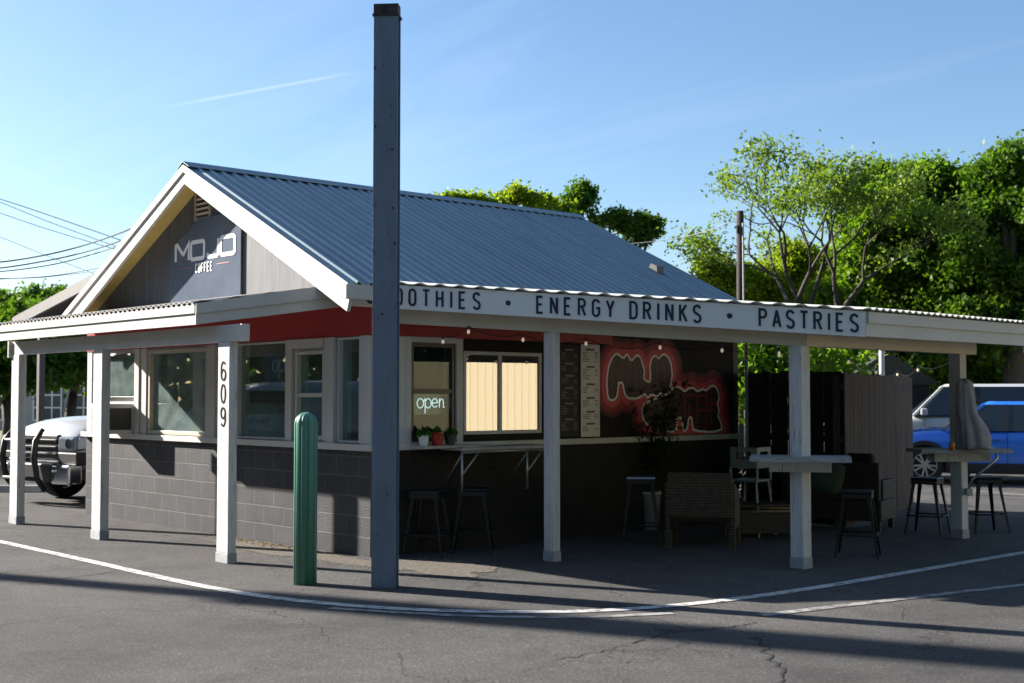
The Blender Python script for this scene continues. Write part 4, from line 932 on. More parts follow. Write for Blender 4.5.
# ================================================================== FENCES
def fence(name, P, Qp, H_, bw, m, gap, label, seed, rails=True):
    P = Vector(P); Qp = Vector(Qp); L = (Qp-P).length; ang = math.atan2((Qp-P).y, (Qp-P).x); t = thing(name, label, 'fence', (*P, 0), ang)
    rr = random.Random(seed); x = 0; mbd = MB()
    while x < L-bw*.6:
        h = H_+rr.uniform(-.015,.015); mbd.box(x+gap/2+rr.uniform(0,.003), x+bw-gap/2, -.01+rr.uniform(-.003,.003), .01, .04, h); x += bw
    mbd.build('boards', m, t); 
    for z in (.3, H_*.55, H_-.2):
        r_ = MB(); r_.box(0,L,.012,.05,z,z+.08); r_.build('rail', m, t)
    for k in range(3):
        r_ = MB(); r_.box(L*k/2-.04+(.05 if k == 0 else -.05 if k == 2 else 0), L*k/2+.04+(.05 if k == 0 else -.05 if k == 2 else 0), .052,.14,0,H_-.03); r_.build('post', m, t)
    return t
fdark = mat('dark_fence_wood', (.022,.018,.016), .8, var=.3, vscale=4, stretch=(4,4,.4), bump=.4, bscale=15)
fgrey = mat('brown_grey_fence_wood', (.075,.058,.054), .8, var=.3, vscale=4, stretch=(5,5,.35), bump=.6, bscale=15)
fence('wooden_fence', (.03,6.0), (1.55,5.9), 1.92, .14, fdark, .017, 'dark stained board fence closing the patio behind the wicker seats', 1)
fence('wooden_fence', (1.62,5.85), (.53,9.25), 1.89, .125, fgrey, .004, 'brown grey board fence panel beside the parked cars', 2)
t = thing('pole', 'thin pale pole standing behind the brown grey fence panel', 'pole', tuple(atd(882,380,22).xy)+(0,)); MB().lathe([(.045,0),(.045,2.9)], 12).build('shaft', mat('pale_pole', (.5,.5,.47), .5), t, smooth=True)
t = thing('downpipe', 'thin pale downpipe at the far corner of the dark wall', 'pipe', (.10, LY+.05, 0)); MB().lathe([(.022,.2),(.022,2.3)], 10).build('pipe', mat('pale_pipe', (.35,.40,.42), .5), t, smooth=True)

# ================================================================== TREES
bark = mat('bark', (.10,.08,.06), .9, var=.35, vscale=6, stretch=(3,3,.5), bump=.8, bscale=20)
def mesh_np(name, V, nper, mat_, parent):
    me = bpy.data.meshes.new(name); nf = len(V)//nper; me.vertices.add(len(V)); me.vertices.foreach_set('co', V.astype(np.float32).ravel())
    me.loops.add(len(V)); me.loops.foreach_set('vertex_index', np.arange(len(V), dtype=np.int32)); me.polygons.add(nf)
    me.polygons.foreach_set('loop_start', np.arange(0, len(V), nper, dtype=np.int32)); me.polygons.foreach_set('loop_total', np.full(nf, nper, dtype=np.int32))
    me.materials.append(mat_); me.update(); me.validate(); o = bpy.data.objects.new(name, me); COL.objects.link(o); o.parent = parent; return o
def leaves(centers, sig, nper, size, rng):
    C = np.repeat(centers, nper, 0); S = np.repeat(sig, nper)[:, None]; C = C+rng.normal(size=C.shape)*S*np.array([1,1,.75])
    n = len(C); u = rng.normal(size=(n,3)); u /= np.linalg.norm(u, axis=1)[:,None]; v = rng.normal(size=(n,3)); v -= (u*v).sum(1)[:,None]*u; v /= np.linalg.norm(v, axis=1)[:,None]
    s = size*rng.uniform(.55,1.3,size=(n,1)); return np.stack([C-u*s, C+v*s*.55, C+u*s, C-v*s*.55], 1).reshape(-1,3)
def tree(label, base, H_, blobs, lm, seed, nclump=60, nleaf=70, leaf=.10, tr=.22, name='tree', group=None, sig=.42, cat='tree'):
    """blobs: (dx, dy, z, rx, ry, rz) relative to base, in metres"""
    rng = np.random.default_rng(seed); rr = random.Random(seed); t = thing(name, label, cat, (base[0], base[1], 0), 0, group)
    m = MB(); th = H_*.38; trunk = [Vector((0,0,-.05)), Vector((rr.uniform(-.1,.1),rr.uniform(-.1,.1),th*.5)), Vector((rr.uniform(-.2,.2),rr.uniform(-.2,.2),th))]
    m.tube(trunk, [tr*1.25, tr, tr*.75], 10); cl = []; sg_ = []
    for (dx, dy, z, rx, ry, rz) in blobs:
        c = Vector((dx,dy,z)); mid = trunk[-1].lerp(c, .5)+Vector((rr.uniform(-.3,.3), rr.uniform(-.3,.3), .2)); m.tube([trunk[-1]-Vector((0,0,.1)), mid, c], [tr*.55, tr*.33, tr*.12], 7)
        for _q in range(9):
            d = rng.normal(size=3); d /= np.linalg.norm(d); d[2] = d[2]*.8+.15; rr_ = rng.uniform(.45,.98) if _q < 7 else rng.uniform(1.0,1.3); sc3 = rng.uniform(.26,.52) if _q < 7 else rng.uniform(.14,.24)
            cc = np.array([dx+d[0]*rx*rr_, dy+d[1]*ry*rr_, z+d[2]*rz*rr_]); R3 = sc3*np.array([(rx+ry)/2, (rx+ry)/2, (rx+ry)/2*.72]); q = Vector(cc.tolist())
            m.tube([c.lerp(q,.05), c.lerp(q,.6)+Vector((0,0,.08)), q], [tr*.16,tr*.10,tr*.03], 5, caps=False)
            for _ in range(max(3, nclump//9)):
                e = rng.normal(size=3); e /= np.linalg.norm(e); p = cc+e*R3*rng.uniform(.5,1.05); cl.append(p); sg_.append(sig*rng.uniform(.35,1.0))
    m.build('trunk', bark, t, smooth=True)
    mesh_np('crown', leaves(np.array(cl), np.array(sg_), nleaf, leaf, rng), 4, lm, t); return t
def W(px, py, d, base, rx, ry, rz):
    p = atd(px, py, d); return (p.x-base[0], p.y-base[1], p.z, rx, ry, rz)
L_bright = leaf_mat('bright_leaf', (.15,.23,.012), (.24,.32,.02), .55)
L_mid = leaf_mat('mid_leaf', (.065,.145,.012), (.13,.225,.018), .55)
L_dark = leaf_mat('dark_leaf', (.05,.115,.012), (.095,.18,.018), .42)
L_olive = leaf_mat('olive_leaf', (.10,.17,.03), (.16,.24,.04), .5)
def grp(label, px, d, H_, specs, lm, seed, **k):
    b = atd(px, 400, d); base = (b.x, b.y); return tree(label, base, H_, [W(p, q, d+dz, base, *r) for p, q, dz, r in specs], lm, seed, group='trees behind the coffee stand', **k)
# behind roof
grp('yellow green tree rising behind the roof ridge', 515, 36, 7.5, [(474,204,0,(.42,.5,.26)),(517,197,0,(.5,.6,.40)),(535,205,.5,(.55,.6,.36)),(558,214,0,(.5,.6,.34)),(495,208,0,(.4,.5,.22)),(520,236,0,(1.8,1.5,.6)),(449,201,0,(.24,.3,.08))], L_bright, 11, nclump=30, nleaf=90, leaf=.062, sig=.15)
grp('darker green tree behind the far end of the roof ridge', 612, 38, 7.2, [(581,194,0,(.42,.5,.26)),(574,208,0,(.35,.4,.3)),(609,221,0,(.55,.6,.42)),(628,222,0,(.40,.4,.30)),(644,235,0,(.32,.35,.34)),(652,228,0,(.16,.2,.26)),(598,240,1,(.8,.9,.5))], L_dark, 12, nclump=22, nleaf=75, leaf=.065, sig=.15)
# right group
def loose_tree(label, px, d, seed):
    b = atd(px, 400, d); t = thing('tree', label, 'tree', (b.x, b.y, 0), 0, 'trees behind the coffee stand'); rr = random.Random(seed); rng = np.random.default_rng(seed); m = MB(); tips = []
    def grow(p, dirn, L, r, lev):
        q = [p]; dv2 = dirn.copy()
        for _ in range(3): dv2 = (dv2+Vector((rr.gauss(0,.10),rr.gauss(0,.10),rr.gauss(.02,.07)))).normalized(); q.append(q[-1]+dv2*L/3)
        m.tube(q, [r, r*.88, r*.76, r*.62], 7 if lev < 3 else 4, caps=False)
        if lev >= 3: tips.append((q[-1], lev))
        if lev == 7: return
        for k in range(2 if rr.random() < .72 else 3):
            ax = Vector((rr.gauss(0,1),rr.gauss(0,1),rr.gauss(0,.35))).normalized(); grow(q[-1], (dv2+ax*rr.uniform(.45,.85)+Vector((0,0,.06))).normalized(), L*rr.uniform(.68,.86), r*.60, lev+1)
    for a0 in (0, 2.3, 4.2):
        dn = Vector((cos(a0)*.35, sin(a0)*.35, 1)).normalized(); grow(Vector((0,0,2.3)), dn, 1.55, .13, 1)
    m.tube([Vector((0,0,-.05)), Vector((.05,0,1.2)), Vector((0,0,2.4))], [.24,.19,.17], 10); m.build('trunk', mat('dark_bark', (.045,.04,.032), .9, var=.3, vscale=6), t, smooth=True)
    cl = [p for p, lv in tips if lv >= 5 and rng.random() < .8]; C = np.array([tuple(p) for p in cl]); mesh_np('crown', leaves(C, rng.uniform(.10,.26,len(C)), 24, .06, rng), 4, L_olive, t); print('loose', len(cl), C.max(0))
    return t
loose_tree('loose pale green tree with bare limbs right of the utility pole', 812, 33, 8)
grp('broad dense dark green tree, tallest behind the patio', 905, 36, 9, [(885,195,0,(1.0,1.2,.7)),(925,190,0,(1.2,1.3,.7)),(962,196,0,(1.1,1.3,.7)),(870,230,0,(.9,1,.7)),(900,235,0,(1.5,1.4,.9)),(945,238,0,(1.7,1.5,1.0)),(900,285,0,(1.7,1.5,1.1)),(950,290,0,(1.8,1.5,1.2)),(870,320,0,(1.3,1.4,.9)),(915,330,0,(1.8,1.4,.8)),(862,275,0,(.8,1,.8))], L_mid, 22, nclump=75, nleaf=120, leaf=.085, sig=.30, tr=.3)
grp('tall dark tree at the right edge of the photo', 1010, 34, 10, [(998,178,0,(.8,.8,.65)),(1022,168,0,(.9,.9,.55)),(1005,222,0,(1.3,1.3,.9)),(1040,220,0,(1.5,1.4,1.1)),(1000,272,0,(1.4,1.4,1.0)),(1040,280,0,(1.5,1.4,1.1)),(1020,320,0,(1.6,1.4,.9)),(985,330,0,(1.1,1.1,.8))], L_dark, 23, nclump=75, nleaf=120, leaf=.085, sig=.30, tr=.3)
grp('bright yellow green bushy tree at the foot of the utility pole', 745, 38, 5, [(722,288,0,(.8,.8,.4)),(752,280,0,(.7,.7,.4)),(775,288,0,(1.1,1.1,.6)),(815,285,0,(1.1,1.2,.8)),(838,302,0,(1.2,1.2,.8)),(745,308,0,(1.1,1.1,.6)),(712,268,0,(.25,.3,.12)),(795,262,0,(.7,.7,.4))], L_bright, 24, nclump=46, nleaf=95, leaf=.068, sig=.25, tr=.14)
grp('mid green tree filling the gap between the loose tree and the dense one', 830, 40, 6, [(800,308,0,(1.4,1.3,.9)),(838,262,0,(.9,1.1,.7)),(850,310,0,(1.5,1.3,1.0)),(785,330,0,(1.3,1.2,.8))], L_mid, 25, nclump=55, nleaf=110, leaf=.08, sig=.30, tr=.16)
# understorey
for i, (px, py, d, s, lm, lb) in enumerate([(770,362,27,1.5,L_mid,'mid green shrub behind the dark fence, left end'),(822,362,32,1.2,L_dark,'dark shrub behind the gap between the two fences'),(905,360,36,1.8,L_dark,'dark shrub between the grey fence panel and the white car'),(965,365,36,1.9,L_mid,'green shrub behind the white car roof'),(1025,365,37,1.9,L_dark,'dark shrub behind the right end of the white car')]):
    b = atd(px, 400, d); base = (b.x, b.y); tree(lb, base, 2, [W(px, py+8, d, base, s, s, 1.05), W(px+25, py+25, d, base, s*.9, s*.8, .9), W(px-20, py+28, d, base, s*.9, s*.8, .9)], lm, 40+i, nclump=40, nleaf=70, leaf=.10, sig=.34, tr=.07, name='shrub', group='shrubs behind the patio', cat='shrub')
# left far trees
for i, (px, d, H_, specs, lb) in enumerate([(25,70,9,[(5,312,0,(1.6,2,.8)),(32,308,0,(1.0,1.5,.6)),(20,335,0,(3,2.5,2)),(-20,320,0,(3,2.5,2.2)),(40,325,0,(1.6,1.6,1.2))],'dark green tree at the left edge of the photo'),(75,75,8,[(66,306,0,(.9,1.3,.6)),(85,322,0,(1.6,2,.9)),(60,330,0,(2.4,2,1.8)),(110,335,0,(2.6,2.2,1.6))],'dark green tree beyond the low grey roof')]):
    grp(lb, px, d, H_, specs, L_dark, 60+i, nclump=50, nleaf=80, leaf=.14, sig=.42, tr=.3)
for i, (px, d) in enumerate([(10,42),(70,44)]):
    b = atd(px, 400, d); base = (b.x, b.y); tree(['spreading dark tree shading the lot behind the left post','spreading dark tree shading the pale building behind the truck'][i], base, 4.5, [W(px-25,362,d,base,2,2,.85), W(px+10,358,d,base,2,2,.8), W(px+35,365,d,base,1.5,1.6,.7), W(px-5,342,d,base,2.2,2,.9)], L_dark, 70+i, nclump=55, nleaf=60, leaf=.13, sig=.42, tr=.2, group='trees behind the coffee stand')

# ================================================================== UTILITY POLE AND WIRES
up = atd(741.5, 400, 31); pole = thing('utility_pole', 'dark wooden utility pole rising behind the far end of the canopy', 'utility pole', (up.x, up.y, 0))
ptop = atd(741.5, 211, 31).z
pw = mat('dark_pole_wood', (.035,.028,.024), .9, var=.3, vscale=6)
MB().lathe([(.12,0),(.085,ptop)], 12).build('shaft', pw, pole, smooth=True)
MB().tube([(.13,-.05,.2),(.12,-.05,ptop-.3)], .02, 6).build('conduit', mat('grey_conduit', (.3,.3,.32), .5), pole)
MB().box(-.02,.02,-.13,-.085,ptop-.55,ptop-.35).build('bracket', black_metal, pole)
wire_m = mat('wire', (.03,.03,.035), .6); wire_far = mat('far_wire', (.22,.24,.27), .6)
def wire(pts, r, m, label, group):
    P = [atd(*p) for p in pts]
    # smooth through points
    Q = []
    for i in range(len(P)-1):
        a, b = P[i], P[i+1]; pa = P[i-1] if i else a*2-b; pb = P[i+2] if i+2 < len(P) else b*2-a
        for k in range(8):
            s = k/8; Q.append(.5*((2*a)+(b-pa)*s+(2*pa-5*a+4*b-pb)*s*s+(-pa+3*a-3*b+pb)*s**3))
    Q.append(P[-1]); mbx = MB().tube(Q, r, 5); return tag(mbx.build('overhead_wire', m), label, 'wire', group)
gw = 'overhead wires crossing the sky'
wire([(-40,263,24),(0,262,24),(45,255,23.5),(85,245,23),(125,231,22),(160,216,21.5)], .014, wire_m, 'upper rope-like wire rising to the left slope of the roof', gw)
wire([(-40,269,24),(0,268,24),(50,260,23.5),(85,252,23),(120,241,22),(155,228,21.5)], .013, wire_m, 'middle rope-like wire rising to the left slope of the roof', gw)
wire([(-40,272,24),(0,271.5,24),(50,265,23.5),(90,255,23),(118,246,22),(155,233,21.5)], .010, wire_m, 'lowest of the three rope-like wires rising to the roof', gw)
wire([(-40,280,30),(0,279,30),(50,276,30),(100,268,29),(140,262,28)], .010, wire_far, 'grey wire just above the left trees, the darker one', gw)
wire([(-40,278,30),(30,278,30),(80,273,30),(140,266,28)], .008, wire_far, 'grey wire just above the left trees, the thinner one', gw)
wire([(-60,182,60),(0,199,60),(60,219,60),(160,254,60)], .022, wire_far, 'topmost pale wire slanting down from the left edge of the sky', gw)
wire([(-60,178,62),(0,202,60),(60,226,60),(160,262,60)], .018, wire_far, 'second pale wire slanting down from the left edge of the sky', gw)
wire([(-60,192,60),(0,213,60),(60,233,60),(160,262,60)], .018, wire_far, 'third pale wire slanting down from the left edge of the sky', gw)
wire([(-60,215,60),(0,237,60),(45,255,60),(90,272,60),(140,290,60)], .014, wire_far, 'lowest pale wire slanting down from the left edge of the sky', gw)
wire([(600,246,34),(658,241,33),(700,233,32),(735,220,31)], .009, wire_far, 'wire running from the tree behind the roof to the utility pole', gw)
wire([(745,218,31),(760,224,31.2),(785,222,31.5),(815,235,32)], .014, wire_m, 'dark slack wire drooping from the utility pole into the loose tree', gw)

# ================================================================== FAR BUILDINGS
# low pitched roof behind on the left
lr = thing('carport', 'low pitched grey carport roof rising behind the left slope of the roof', 'carport', (-10.2, 1.0, 0))
a = Vector((-11.9,1.0,2.97)); b = Vector((-7.0,1.0,3.78)); O_ = lr.location
m_ = MB(); m_.prism([a-O_, b-O_, b-O_+Vector((0,0,-.17)), a-O_+Vector((0,0,-.17))], (0,.05,0)); m_.build('bargeboard', mat('grey_carport_board', (.15,.15,.15), .6, var=.15), lr)
m_ = MB(); m_.prism([a-O_+Vector((-.05,.05,.03)), b-O_+Vector((0,.05,.03)), b-O_+Vector((0,.05,-.02)), a-O_+Vector((-.05,.05,-.02))], (0,6,0)); m_.build('roof_sheet', mat('dark_shingle', (.05,.05,.055), .8), lr)
m_ = MB(); dv_ = (b-a).normalized()
m_.prism([a-O_+Vector((.2,.5,-.14)), b-O_+Vector((0,.5,-.14)), b-O_+Vector((0,.5,-.36)), a-O_+Vector((.5,.5,-.34))], (0,.06,0)); m_.build('inner_beam', mat('pale_beam', (.5,.49,.46), .6), lr)
m_ = MB(); m_.prism([a-O_+Vector((.3,.06,-.05)), b-O_+Vector((0,.06,-.05)), b-O_+Vector((0,.06,-.07)), a-O_+Vector((.3,.06,-.07))], (0,5.8,0)); m_.build('underside', mat('dark_underside', (.03,.03,.03), .8), lr)
for xx, yy_ in ((-11.4,1.3),(-11.4,6.5),(-7.4,6.5)):
    if xx == -11.4 and yy_ == 1.3: continue
    m_ = MB(); zz_ = a.z+(b.z-a.z)*(xx-a.x)/(b.x-a.x)-.1; m_.box(xx-O_.x-.06, xx-O_.x+.06, yy_-O_.y-.06, yy_-O_.y+.06, 0, zz_); m_.build('post', mat('dark_post', (.06,.06,.06), .6), lr)
# dark pole behind truck
dp = atd(40.5,400,26); t = thing('dark_post', 'dark square post standing behind the pickup hood', 'post', (dp.x,dp.y,0)); MB().box(-.06,.06,-.06,.06,0,3.0).build('shaft', mat('dark_post', (.06,.06,.06), .6), t)
# pale far building
fb = atd(52, 400, 62); t = thing('pale_building', 'low pale building with white window grids behind the truck', 'building', (fb.x, fb.y, 0), TH-.25)
m_ = MB(); m_.box(-6,9,0,8,0,3.0); m_.build('wall', mat('pale_wall', (.35,.36,.40), .7, var=.05), t)
m_ = MB(); m_.prism([(-6.5,-.5,3.0),(-6.5,8.5,3.0),(-6.5,4,4.4)], (16,0,0)); m_.build('roof', mat('dark_shingle', (.05,.05,.055), .8), t)
for x in (-4.6,-2.4,-.2,2.0,5.2):
    f = MB(); f.box(x-.75,x+.75,-.06,-.002,.5,2.3); fo = f.build('window', mat('far_glass', (.05,.06,.08), .1), t)
    f = MB()
    for k in range(4): f.box(x-.78+k*.5,x-.71+k*.5,-.09,-.062,.45,2.35)
    for k in range(4): f.box(x-.709,x+.71,-.088,-.064,.46+k*.6,.53+k*.6)
    f.build('window_grid', white_clean, fo)
# shed roof at right edge
sb = atd(1004,368,40); t = thing('house', 'dark shingled house corner with a bright white bargeboard at the right edge', 'house', (sb.x, sb.y, 0), TH)
zt = atd(1004,368,40).z; z2 = atd(1022,344,40).z; dx2 = (1022-1004)/1300*40
m_ = MB(); m_.box(.35,4.9,0,6,0,zt-.02); m_.build('wall', mat('brown_wall', (.10,.07,.055), .8, var=.2), t)
sl_ = (z2-zt)/dx2; m_ = MB(); m_.prism([(0,-.3,zt-.02),(2.6,-.3,zt+2.6*sl_-.02),(5.2,-.3,zt-.02)], (0,6.5,0)); m_.build('roof', mat('brown_shingle', (.045,.03,.026), .9), t)
m_ = MB(); m_.prism([(-.05,-.36,zt),(2.6,-.36,zt+2.65*sl_),(2.6,-.36,zt+2.65*sl_-.32),(.0,-.36,zt-.16)], (0,.05,0)); m_.build('bargeboard', white_clean, t)
# dark shed behind the fence
sd = atd(890,395,30); t = thing('shed', 'dark shed roof peeking over the brown grey fence panel', 'shed', (sd.x, sd.y, 0), TH)
zt = atd(890,352,30).z; m_ = MB(); m_.box(-.9,.9,0,2,0,zt-.75); m_.build('wall', fdark, t); m_ = MB(); m_.prism([(-1.2,-.1,zt-.75),(1.2,-.1,zt-.75),(-.1,-.1,zt)], (0,2.3,0)); m_.build('roof', mat('shed_roof', (.02,.025,.02), .8), t)
# beige metal building across the lot (seen in the window reflections)
t = thing('metal_building', 'long beige ribbed metal building across the lot', 'building', (19.5, 8, 0)); m_ = MB(); m_.box(0,8,0,40,0,3.4); 
m_.build('wall', mat('beige_metal', (.60,.51,.33), .55), t); m_ = MB()
for k in range(130): m_.box(-.025,-.001,.1+k*.305,.14+k*.305,0,3.38)
m_.build('ribs', mat('beige_rib', (.56,.475,.30), .55), t); m_ = MB(); m_.box(-.4,8.4,-.3,40.3,3.401,3.55); m_.build('roof', roof_metal, t)
# unseen pylon shape added off to the left to cast the foreground shadow band
t = thing('shadow_pylon', 'tall pylon shape added out of frame to the left to cast the foreground shadow', 'sign', (-18.65, -10.38, 0), math.atan2(SDY,SDX))
MB().lathe([(.24,0),(.18,10)], 16).build('pole', steel, t, smooth=True); MB().box(-.15,.15,-.34,.34,9.6,13.5).build('cabinet', white_clean, t, bevel=.02)

# ================================================================== VEHICLES
tyre_m = mat('tyre', (.015,.015,.016), .8); rim_m = mat('alloy_rim', (.55,.56,.58), .3, metal=.8); carglass = mat('car_glass', (.012,.018,.02), .05, spec=.9); chrome = mat('chrome', (.7,.7,.72), .12, metal=1.0)
blackpl = mat('black_plastic', (.015,.015,.017), .5); lamp_m = mat('headlamp_glass', (.45,.50,.55), .08, spec=.8); amber = mat('amber_lens', (.6,.22,.03), .2); redl = mat('red_lens', (.35,.01,.01), .2)
def wheel(parent, x, y, r, w_, side):
    t = MB(); prof = [(r*.66,-w_/2),(r*.94,-w_/2),(r,-w_*.32),(r,w_*.32),(r*.94,w_/2),(r*.66,w_/2),(r*.66,-w_/2)]
    t.lathe(prof, 36, caps=False); 
    def turn(m):
        m.v = [(x+a, y+c*side, r+b) for a, b, c in m.v]; return m
    o = turn(t).build('wheel', tyre_m, parent, smooth=False)
    q = MB(); q.lathe([(r*.64,-w_*.2),(r*.665,w_*.46),(r*.62,w_*.47),(r*.60,w_*.25)], 36, caps=False); 
    q.lathe([(r*.14,w_*.2),(r*.12,w_*.42)], 16)
    for k in range(10):
        a = 2*pi*k/10+(.09 if k % 2 else -.09); q.beam((cos(a)*r*.10, sin(a)*r*.10, w_*.40), (cos(a)*r*.63, sin(a)*r*.63, w_*.43), r*.10, .025)
    turn(q).build('rim', rim_m, o); 
    q = MB(); q.lathe([(r*.62,-.01),(r*.62,w_*.14)], 24); turn(q).build('brake_disc', blackpl, o)
def loft(stations, name, m, parent, cutters=(), sub=1):
    mb = MB(); n = None; V = []
    for (x, zb, zh, w_, cr) in stations:
        k_ = min(1, (zh-zb)/.5); half = [(0,zb),(w_*.55,zb),(w_*.90,zb+.01),(w_*.985,zb+.10*k_),(w_,(zb*.55+zh*.45)),(w_*.985,zh-.14*k_),(w_*.93,zh-.035*k_),(w_*.78,zh+cr*.3),(w_*.4,zh+cr*.85),(0,zh+cr)]
        ring = [(x,y,z) for y, z in half]+[(x,-y,z) for y, z in half[-2:0:-1]]; n = len(ring); V += ring
    N = len(stations); F = [(i*n+k,i*n+(k+1)%n,(i+1)*n+(k+1)%n,(i+1)*n+k) for i in range(N-1) for k in range(n)]+[tuple(range(n-1,-1,-1)), tuple((N-1)*n+k for k in range(n))]
    mb.add(V, F); o = mb.build(name, m, None, smooth=True, sub=sub)
    if cutters:
        cs_ = []
        for (cx_, r, ylim) in cutters:
            c = MB(); c.lathe([(r,-2),(r,2)], 40); c.v = [(cx_[0]+a, c_, cx_[1]+b) for a, b, c_ in c.v]; c.v = [(a, b/2*ylim, z) for a, b, z in c.v]
            co = c.build('cutter', m); cs_.append(co); md = o.modifiers.new('c','BOOLEAN'); md.object = co; md.operation = 'DIFFERENCE'; md.solver = 'EXACT'
    bpy.context.view_layer.update(); dg = bpy.context.evaluated_depsgraph_get(); me = bpy.data.meshes.new_from_object(o.evaluated_get(dg)); old = o.data; o.modifiers.clear(); o.data = me
    me.polygons.foreach_set('use_smooth', [True]*len(me.polygons))
    if cutters:
        for c in cs_: bpy.data.objects.remove(c)
    o.parent = parent
    try: me.set_sharp_from_angle(angle=radians(38))
    except Exception: pass
    return o
def greenhouse(parent, paint, zb, zt, wb, wt, xfb, xft, xrt, xrb, pillars, roofh=.05):
    """glass frustum, body-colour pillars and roof. xf..=front, xr..=rear, b=base, t=top"""
    g_ = MB(); g_.add([(xfb,-wb*.8,zb),(xfb,wb*.8,zb),(xfb-.22,wb,zb),(xrb+.1,wb,zb),(xrb,wb*.85,zb),(xrb,-wb*.85,zb),(xrb+.1,-wb,zb),(xfb-.22,-wb,zb),
        (xft,-wt*.85,zt),(xft,wt*.85,zt),(xft-.12,wt,zt),(xrt+.08,wt,zt),(xrt,wt*.85,zt),(xrt,-wt*.85,zt),(xrt+.08,-wt,zt),(xft-.12,-wt,zt)],
        [tuple(range(7,-1,-1)), tuple(range(8,16))]+[(i,(i+1)%8,8+(i+1)%8,8+i) for i in range(8)]); g_.build('windows', carglass, parent)
    r_ = MB(); r_.add([(xft+.03,-wt*.8,zt-.01),(xft+.03,wt*.8,zt-.01),(xft-.10,wt+.012,zt-.01),(xrt+.05,wt+.012,zt-.01),(xrt-.04,wt*.85,zt-.01),(xrt-.04,-wt*.85,zt-.01),(xrt+.05,-wt-.012,zt-.01),(xft-.10,-wt-.012,zt-.01)]+
        [(xft-.12,-wt*.7,zt+roofh),(xft-.12,wt*.7,zt+roofh),(xft-.25,wt*.84,zt+roofh),(xrt+.15,wt*.84,zt+roofh),(xrt+.08,wt*.7,zt+roofh*.8),(xrt+.08,-wt*.7,zt+roofh*.8),(xrt+.15,-wt*.84,zt+roofh),(xft-.25,-wt*.84,zt+roofh)],
        [tuple(range(7,-1,-1)), tuple(range(8,16))]+[(i,(i+1)%8,8+(i+1)%8,8+i) for i in range(8)]); r_.build('roof', paint, parent, smooth=False, bevel=.02)
    for s_ in (-1,1):
        p_ = MB(); p_.beam((xfb-.12,s_*wb*.94,zb-.02),(xft-.04,s_*wt*.95,zt),.06,.05); p_.build('pillar', paint, parent); p_ = MB(); p_.beam((xrb+.05,s_*wb*.97,zb-.02),(xrt+.06,s_*wt*.95,zt),.14,.08); p_.build('pillar', paint, parent)
        for (a, b, w_) in pillars:
            p_ = MB(); p_.beam((a,s_*(wb+.003),zb),(b,s_*(wt+.003),zt),w_,.012,(0,s_,.2)); p_.build('pillar', blackpl, parent)
def car(label, cat, name, W0, paint, spec):
    """W0 = world position of near front wheel contact; heading left (-RT)"""
    ra = spec.get('rot', 0); hd_ = -RT*cos(ra)+FWH*sin(ra); lf_ = Vector((-hd_.y, hd_.x, 0))
    t = thing(name, label, cat, W0-hd_*spec['wf']-lf_*spec['tw'], TH+pi-ra)
    body = loft(spec['st'], 'body', paint, t, [((spec['wf'], spec['r']), spec['r']*1.13, 2.2), ((spec['wr'], spec['r']), spec['r']*1.13, 2.2)])
    r_ = MB(); r_.box(spec['wr']-.3,spec['wf']+.3,-spec['tw']+.12,spec['tw']-.12,.25,.75); r_.build('underbody', blackpl, t)
    for x in (spec['wf'], spec['wr']):
        for s_ in (-1,1): wheel(t, x, s_*(spec['tw']-.09), spec['r'], .22, s_)
    greenhouse(t, paint, *spec['gh']); 
    if spec.get('arch'):
        for x in (spec['wf'], spec['wr']):
            for s_ in (-1,1):
                c_ = MB(); y_ = s_*(spec['w']-.015); R1, R2 = spec['r']*1.12, spec['r']*1.34
                for k in range(18):
                    a0, a1 = [radians(-12+204*q/18) for q in (k, k+1)]; q = [(x+r*cos(a), y_, max(.2, spec['r']+r*sin(a))) for r, a in ((R1,a0),(R2,a0),(R2,a1),(R1,a1))]; c_.prism(q, (0, s_*.035, 0))
                c_.build('arch_trim', blackpl, t)
    for s_ in (-1,1):
        yb_ = s_*(spec['w']+.0)
        c_ = MB(); c_.box(spec['wr']+.5,spec['wf']-.5,min(yb_*1.005,yb_*.93),max(yb_*1.005,yb_*.93),spec['zb']-.02,spec['zb']+.17); c_.build('sill_cladding', blackpl, t, bevel=.02)
        for x in spec['seams']:
            c_ = MB(); c_.box(x-.004,x+.004,min(yb_*1.002,yb_*.97),max(yb_*1.002,yb_*.97),spec['zb']+.18,spec['gh'][0]-.03); c_.build('door_seam', blackpl, t)
        for x in spec['handles']:
            c_ = MB(); c_.box(x,x+.17,min(yb_*1.035,yb_*.97),max(yb_*1.035,yb_*.97),spec['gh'][0]-.17,spec['gh'][0]-.135); c_.build('door_handle', paint, t, bevel=.008)
        c_ = MB(); mx = spec['gh'][4]-.42; c_.box(mx,mx+.14,min(s_*(spec['w']+.20),s_*(spec['w']-.02)),max(s_*(spec['w']+.20),s_*(spec['w']-.02)),spec['gh'][0]+.0,spec['gh'][0]+.15); c_.build('wing_mirror', paint, t, bevel=.03)
        c_ = MB(); xe = spec['st'][-1][0]; c_.box(xe-.36,xe-.05,min(s_*spec['w']*.97,s_*spec['w']*.55),max(s_*spec['w']*.97,s_*spec['w']*.55),spec['hl'],spec['hl']+.14); c_.build('headlight', lamp_m, t, bevel=.03)
        c_ = MB(); xe = spec['st'][0][0]; c_.box(xe-.01,xe+.25,min(s_*spec['w']*.97,s_*spec['w']*.6),max(s_*spec['w']*.97,s_*spec['w']*.6),spec['hl']+.12,spec['hl']+.26); c_.build('tail_light', redl, t, bevel=.03)
    return t
